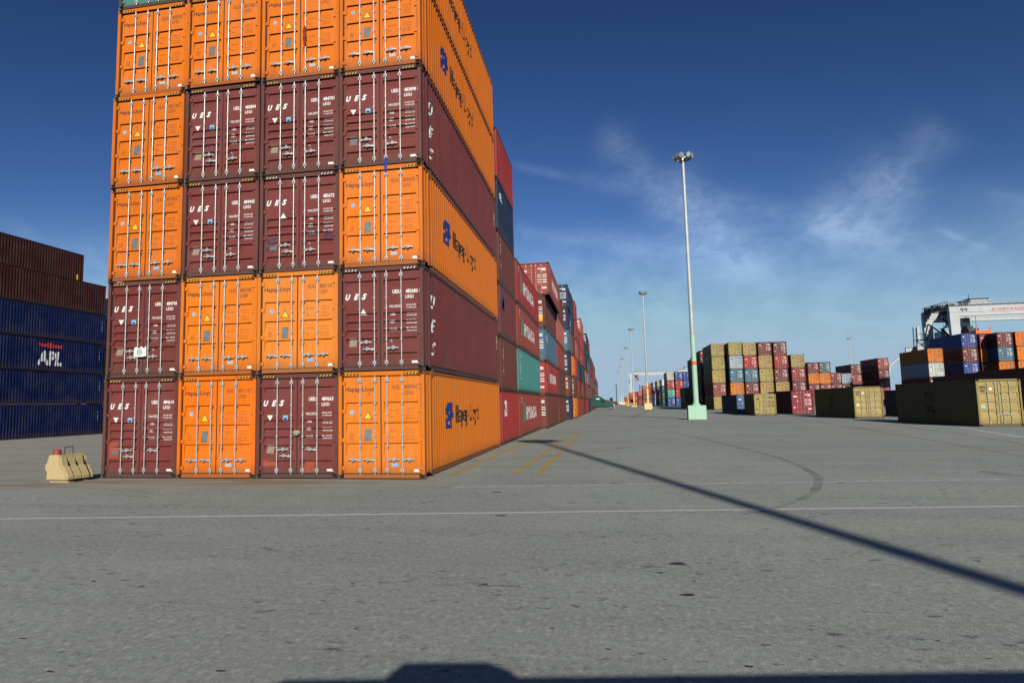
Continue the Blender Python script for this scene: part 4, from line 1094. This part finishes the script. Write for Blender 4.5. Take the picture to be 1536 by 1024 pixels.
def smooth(pts, k=6):
    out = []
    n = len(pts)
    for i in range(n - 1):
        p0, p1, p2, p3 = pts[max(i-1,0)], pts[i], pts[i+1], pts[min(i+2,n-1)]
        for j in range(k):
            u = j / k
            out.append(tuple(.5*((2*p1[a]) + (-p0[a]+p2[a])*u + (2*p0[a]-5*p1[a]+4*p2[a]-p3[a])*u*u + (-p0[a]+3*p1[a]-3*p2[a]+p3[a])*u**3) for a in (0, 1)))
    out.append(tuple(pts[-1][:2])); return out
WLINE = worn('white_line', (.74, .74, .71), .2, .38, .95); FAINT = worn('faint_white', (.70, .70, .67), .25, .55, .8); YLINE = worn('yellow_line', (.60, .37, .05), .25, .5, .9)
FAINTY = worn('faint_yellow', (.42, .31, .09), .35, .7, .6); SKID = worn('skid_rubber', (.07, .07, .07), .25, .85, .48, 1.6); OIL = worn('oil', (.022, .022, .024), .2, .4, .92, 8.); TRACK = worn('tyre_track', (.08, .08, .08), .35, .75, .45, .8)
strip('lane_marking', [(-40, 6.72), (-11.15, 11.22), (7.15, 14.08), (60, 22.3)], .11, WLINE)
strip('lane_marking', [(-3.6, 16.45), (5.6, 17.9), (9, 18.4)], .16, FAINT)
strip('lane_marking', [(-4.3, 19.3), (-3.9, 36), (-3.75, 44)], .14, YLINE)
strip('lane_marking', [(-2.52, 19.35), (-2.1, 46)], .13, YLINE)
strip('lane_marking', [(-1.88, 19.35), (-1.65, 43)], .13, YLINE)
strip('lane_marking', [(-4.6, 4.33), (-3.5, 4.52)], .12, YLINE)
strip('lane_marking', [tuple(gz(1190, 627).xy), tuple(gz(1350, 652).xy), tuple(gz(1536, 684).xy)], .22, FAINTY)
strip('lane_marking', [tuple(gz(1330, 636).xy), tuple(gz(1440, 650).xy), tuple(gz(1536, 666).xy)], .22, FAINTY)
strip('lane_marking', [tuple(gz(1440, 641).xy), tuple(gz(1536, 656).xy)], .2, WLINE)
strip('lane_marking', [tuple(gz(1010, 612.5).xy), tuple(gz(1062, 612.5).xy)], .5, WLINE)
for y in (20.6, 22.6, 25.2, 30): strip('lane_marking', [(-4.05, y), (-3.1, y + .1)], .1, FAINT)
# painted figures on the roadway
def ground_text(s, x, y, w, h):
    fl = Flat(); fl.text(s, 0, 0, w, h, 0, bold=.02)
    me = fl.lay('painted_figure', [FAINT2], [], lambda q: 0, lambda a, z, d: (x + a, y + z, .005), 0)
    structure(link('road_marking', me))
FAINT2 = worn('faint_figure', (.6, .6, .58), .3, .62, .6)
ground_text('2', -.55, 19.2, 1.0, 2.6); ground_text('0', 1.75, 19.3, 1.0, 2.6)
skid = [gz(*q).xy for q in [(948, 628), (952, 633), (962, 636), (990, 643), (1050, 657), (1105, 670), (1160, 684), (1195, 697), (1222, 711), (1228, 722), (1218, 740), (1190, 753), (1160, 763), (1115, 772)]]
strip('tyre_mark', smooth([tuple(q) for q in skid], 14), .2, SKID, .006, True)
strip('tyre_mark', smooth([tuple(gz(*q).xy) for q in [(948, 628), (953, 624), (968, 617.5), (985, 612)]]), .5, SKID, .007, True)
strip('tyre_mark', smooth([tuple(gz(*q).xy) for q in [(1280, 641), (1300, 643.5), (1325, 645)]]), .5, SKID, .006, True)
strip('tyre_mark', smooth([tuple(gz(*q).xy) for q in [(1475, 706), (1500, 711), (1540, 714)]]), .5, SKID, .006, True)
strip('tyre_mark', smooth([tuple(gz(*q).xy) for q in [(880, 619), (930, 624), (1000, 625)]]), .4, TRACK, .006, True)
strip('tyre_mark', smooth([tuple(gz(*q).xy) for q in [(700, 645), (790, 649), (900, 646), (1050, 636)]]), .5, TRACK, .0065, True)
strip('tyre_mark', smooth([tuple(gz(*q).xy) for q in [(640, 690), (760, 688), (900, 676), (1010, 660)]]), .35, TRACK, .0068, True)
for i, (yy, x0, x1) in enumerate([(27.5, -40, -15.6), (23.0, -36, -15.2), (19.9, -27, -15.3), (33.5, -45, -18)]):
    strip('tyre_mark', smooth([(x0, yy - 2), ((x0 + x1) / 2, yy + .4), (x1, yy + .3)]), .3, SKID, .006, True)
rnd = random.Random(5)
def blot(x, y, r, squash=.6):
    mb = MB(); n = 16; ph = rnd.uniform(0, 6)
    mb.face([(x + r * math.cos(2*PI*i/n) * (1 + .2 * math.sin(3*2*PI*i/n + ph)), y + r * squash * math.sin(2*PI*i/n) * (1 + .2 * math.cos(2*2*PI*i/n + ph)), .0045) for i in range(n)])
    structure(link('oil_stain', mb.mesh('oil_stain', [OIL])))
for px, py, r in [(1017, 845, .1), (1032, 892, .075), (990, 859, .045), (752, 773, .1), (728, 876, .04), (1262, 724, .08), (1110, 652, .2), (1170, 660, .15), (745, 738, .12)]:
    q = gz(px, py); blot(q.x, q.y, r)
for i in range(22):
    q = gz(rnd.uniform(0, 1536), rnd.uniform(800, 1010)); blot(q.x, q.y, rnd.uniform(.012, .045), rnd.uniform(.35, .8))

# ------------------------------------------------------------------ sky
wd = bpy.data.worlds.new('World'); S.world = wd; wd.use_nodes = True
t = NT(wd.node_tree)
sky = t.new('ShaderNodeTexSky'); sky.sky_type = 'NISHITA'; sky.sun_disc = False
sky.sun_elevation = ELEV; sky.sun_rotation = math.atan2(.257, -.9665); sky.air_density = 1.0; sky.dust_density = .25; sky.ozone_density = 2.0; sky.altitude = 0
tc = t.new('ShaderNodeTexCoord'); D = tc.outputs['Generated']
sp = t.new('ShaderNodeSeparateXYZ'); t.l.new(D, sp.inputs[0])
az = t.math('ARCTAN2', sp.outputs[0], sp.outputs[1]); el = t.math('ARCSINE', sp.outputs[2])
cb = t.new('ShaderNodeCombineXYZ'); t.l.new(az, cb.inputs[0]); t.l.new(el, cb.inputs[1])
warp = t.noise(cb.outputs[0], 9, 4, .6); wv = t.math('MULTIPLY', t.math('SUBTRACT', warp, .5), .035)
def azel(px, py):
    d = ray(px, py).normalized(); return math.atan2(d.x, d.y), math.asin(d.z)
total = None
for (a, b, wdt_, amp) in [((900, 195), (1020, 310), .017, .30), ((990, 275), (1140, 420), .024, .62), ((1420, 185), (1330, 290), .020, .26), ((1360, 255), (1225, 355), .028, .42),
                         ((770, 248), (870, 268), .0045, .20), ((865, 266), (965, 288), .009, .17), ((775, 345), (880, 360), .008, .22), ((870, 358), (1050, 378), .013, .26),
                         ((1060, 298), (1340, 352), .014, .24), ((1410, 345), (1485, 376), .0025, .22), ((840, 388), (960, 405), .006, .14), ((1480, 290), (1560, 305), .005, .12), ((1200, 330), (1380, 370), .03, .2)]:
    wdt = wdt_ * 1.4; amp = amp * .95
    (a0, e0), (a1, e1) = azel(*a), azel(*b); dx, dy = a1 - a0, e1 - e0; l2 = dx * dx + dy * dy; L_ = math.sqrt(l2)
    ux = t.math('SUBTRACT', az, a0); uy = t.math('SUBTRACT', el, e0)
    par = t.math('DIVIDE', t.math('ADD', t.math('MULTIPLY', ux, dx), t.math('MULTIPLY', uy, dy)), l2)
    perp = t.math('ADD', t.math('DIVIDE', t.math('SUBTRACT', t.math('MULTIPLY', ux, dy), t.math('MULTIPLY', uy, dx)), L_), t.math('MULTIPLY', wv, min(1., wdt * 60)))
    g = t.math('POWER', 2.718, t.math('MULTIPLY', t.math('POWER', t.math('DIVIDE', perp, wdt), 2.), -1.))
    ends = t.math('MULTIPLY', t.ramp(par, -.12, .2), t.ramp(par, 1.15, .8))
    v_ = t.math('MULTIPLY', t.math('MULTIPLY', g, ends), amp)
    total = v_ if total is None else t.math('ADD', total, v_)
fib = t.noise(t.scale(cb.outputs[0], (10, 17, 1)), 1.6, 6, .6, .4); fib2 = t.noise(t.scale(cb.outputs[0], (30, 46, 1)), 2.2, 8, .75, .6)
total = t.math('MULTIPLY', total, t.ramp(t.math('ADD', fib, t.math('MULTIPLY', t.math('SUBTRACT', fib2, .4), .9)), .35, .85, .55, 1.3))
veil = t.math('MULTIPLY', t.math('MULTIPLY', t.ramp(fib, .3, .75), t.ramp(el, .27, .12)), .55)
cloud = t.math('ADD', total, veil, clamp=True)
low = t.ramp(el, .27, -.02, 0, .97)
lim = t.vmath('MINIMUM', sky.outputs[0], (7.3, 7.3, 7.3))
gm = t.new('ShaderNodeGamma'); gm.inputs[1].default_value = 1.7; t.l.new(lim, gm.inputs[0])     # clear dry air: deep blue overhead
blue = t.mix(1., gm.outputs[0], (.172, .188, .222, 1), 'MULTIPLY')
white = t.mix(1., blue, (2.6, 2.85, 3.0, 1), 'ADD')
skyc = t.mix(cloud, blue, white)
skyc = t.mix(low, skyc, (3.9, 5.75, 7.5, 1))
bg = t.new('ShaderNodeBackground'); bg.inputs[1].default_value = .085
t.l.new(skyc, bg.inputs[0]); wo = t.new('ShaderNodeOutputWorld'); t.l.new(bg.outputs[0], wo.inputs[0])
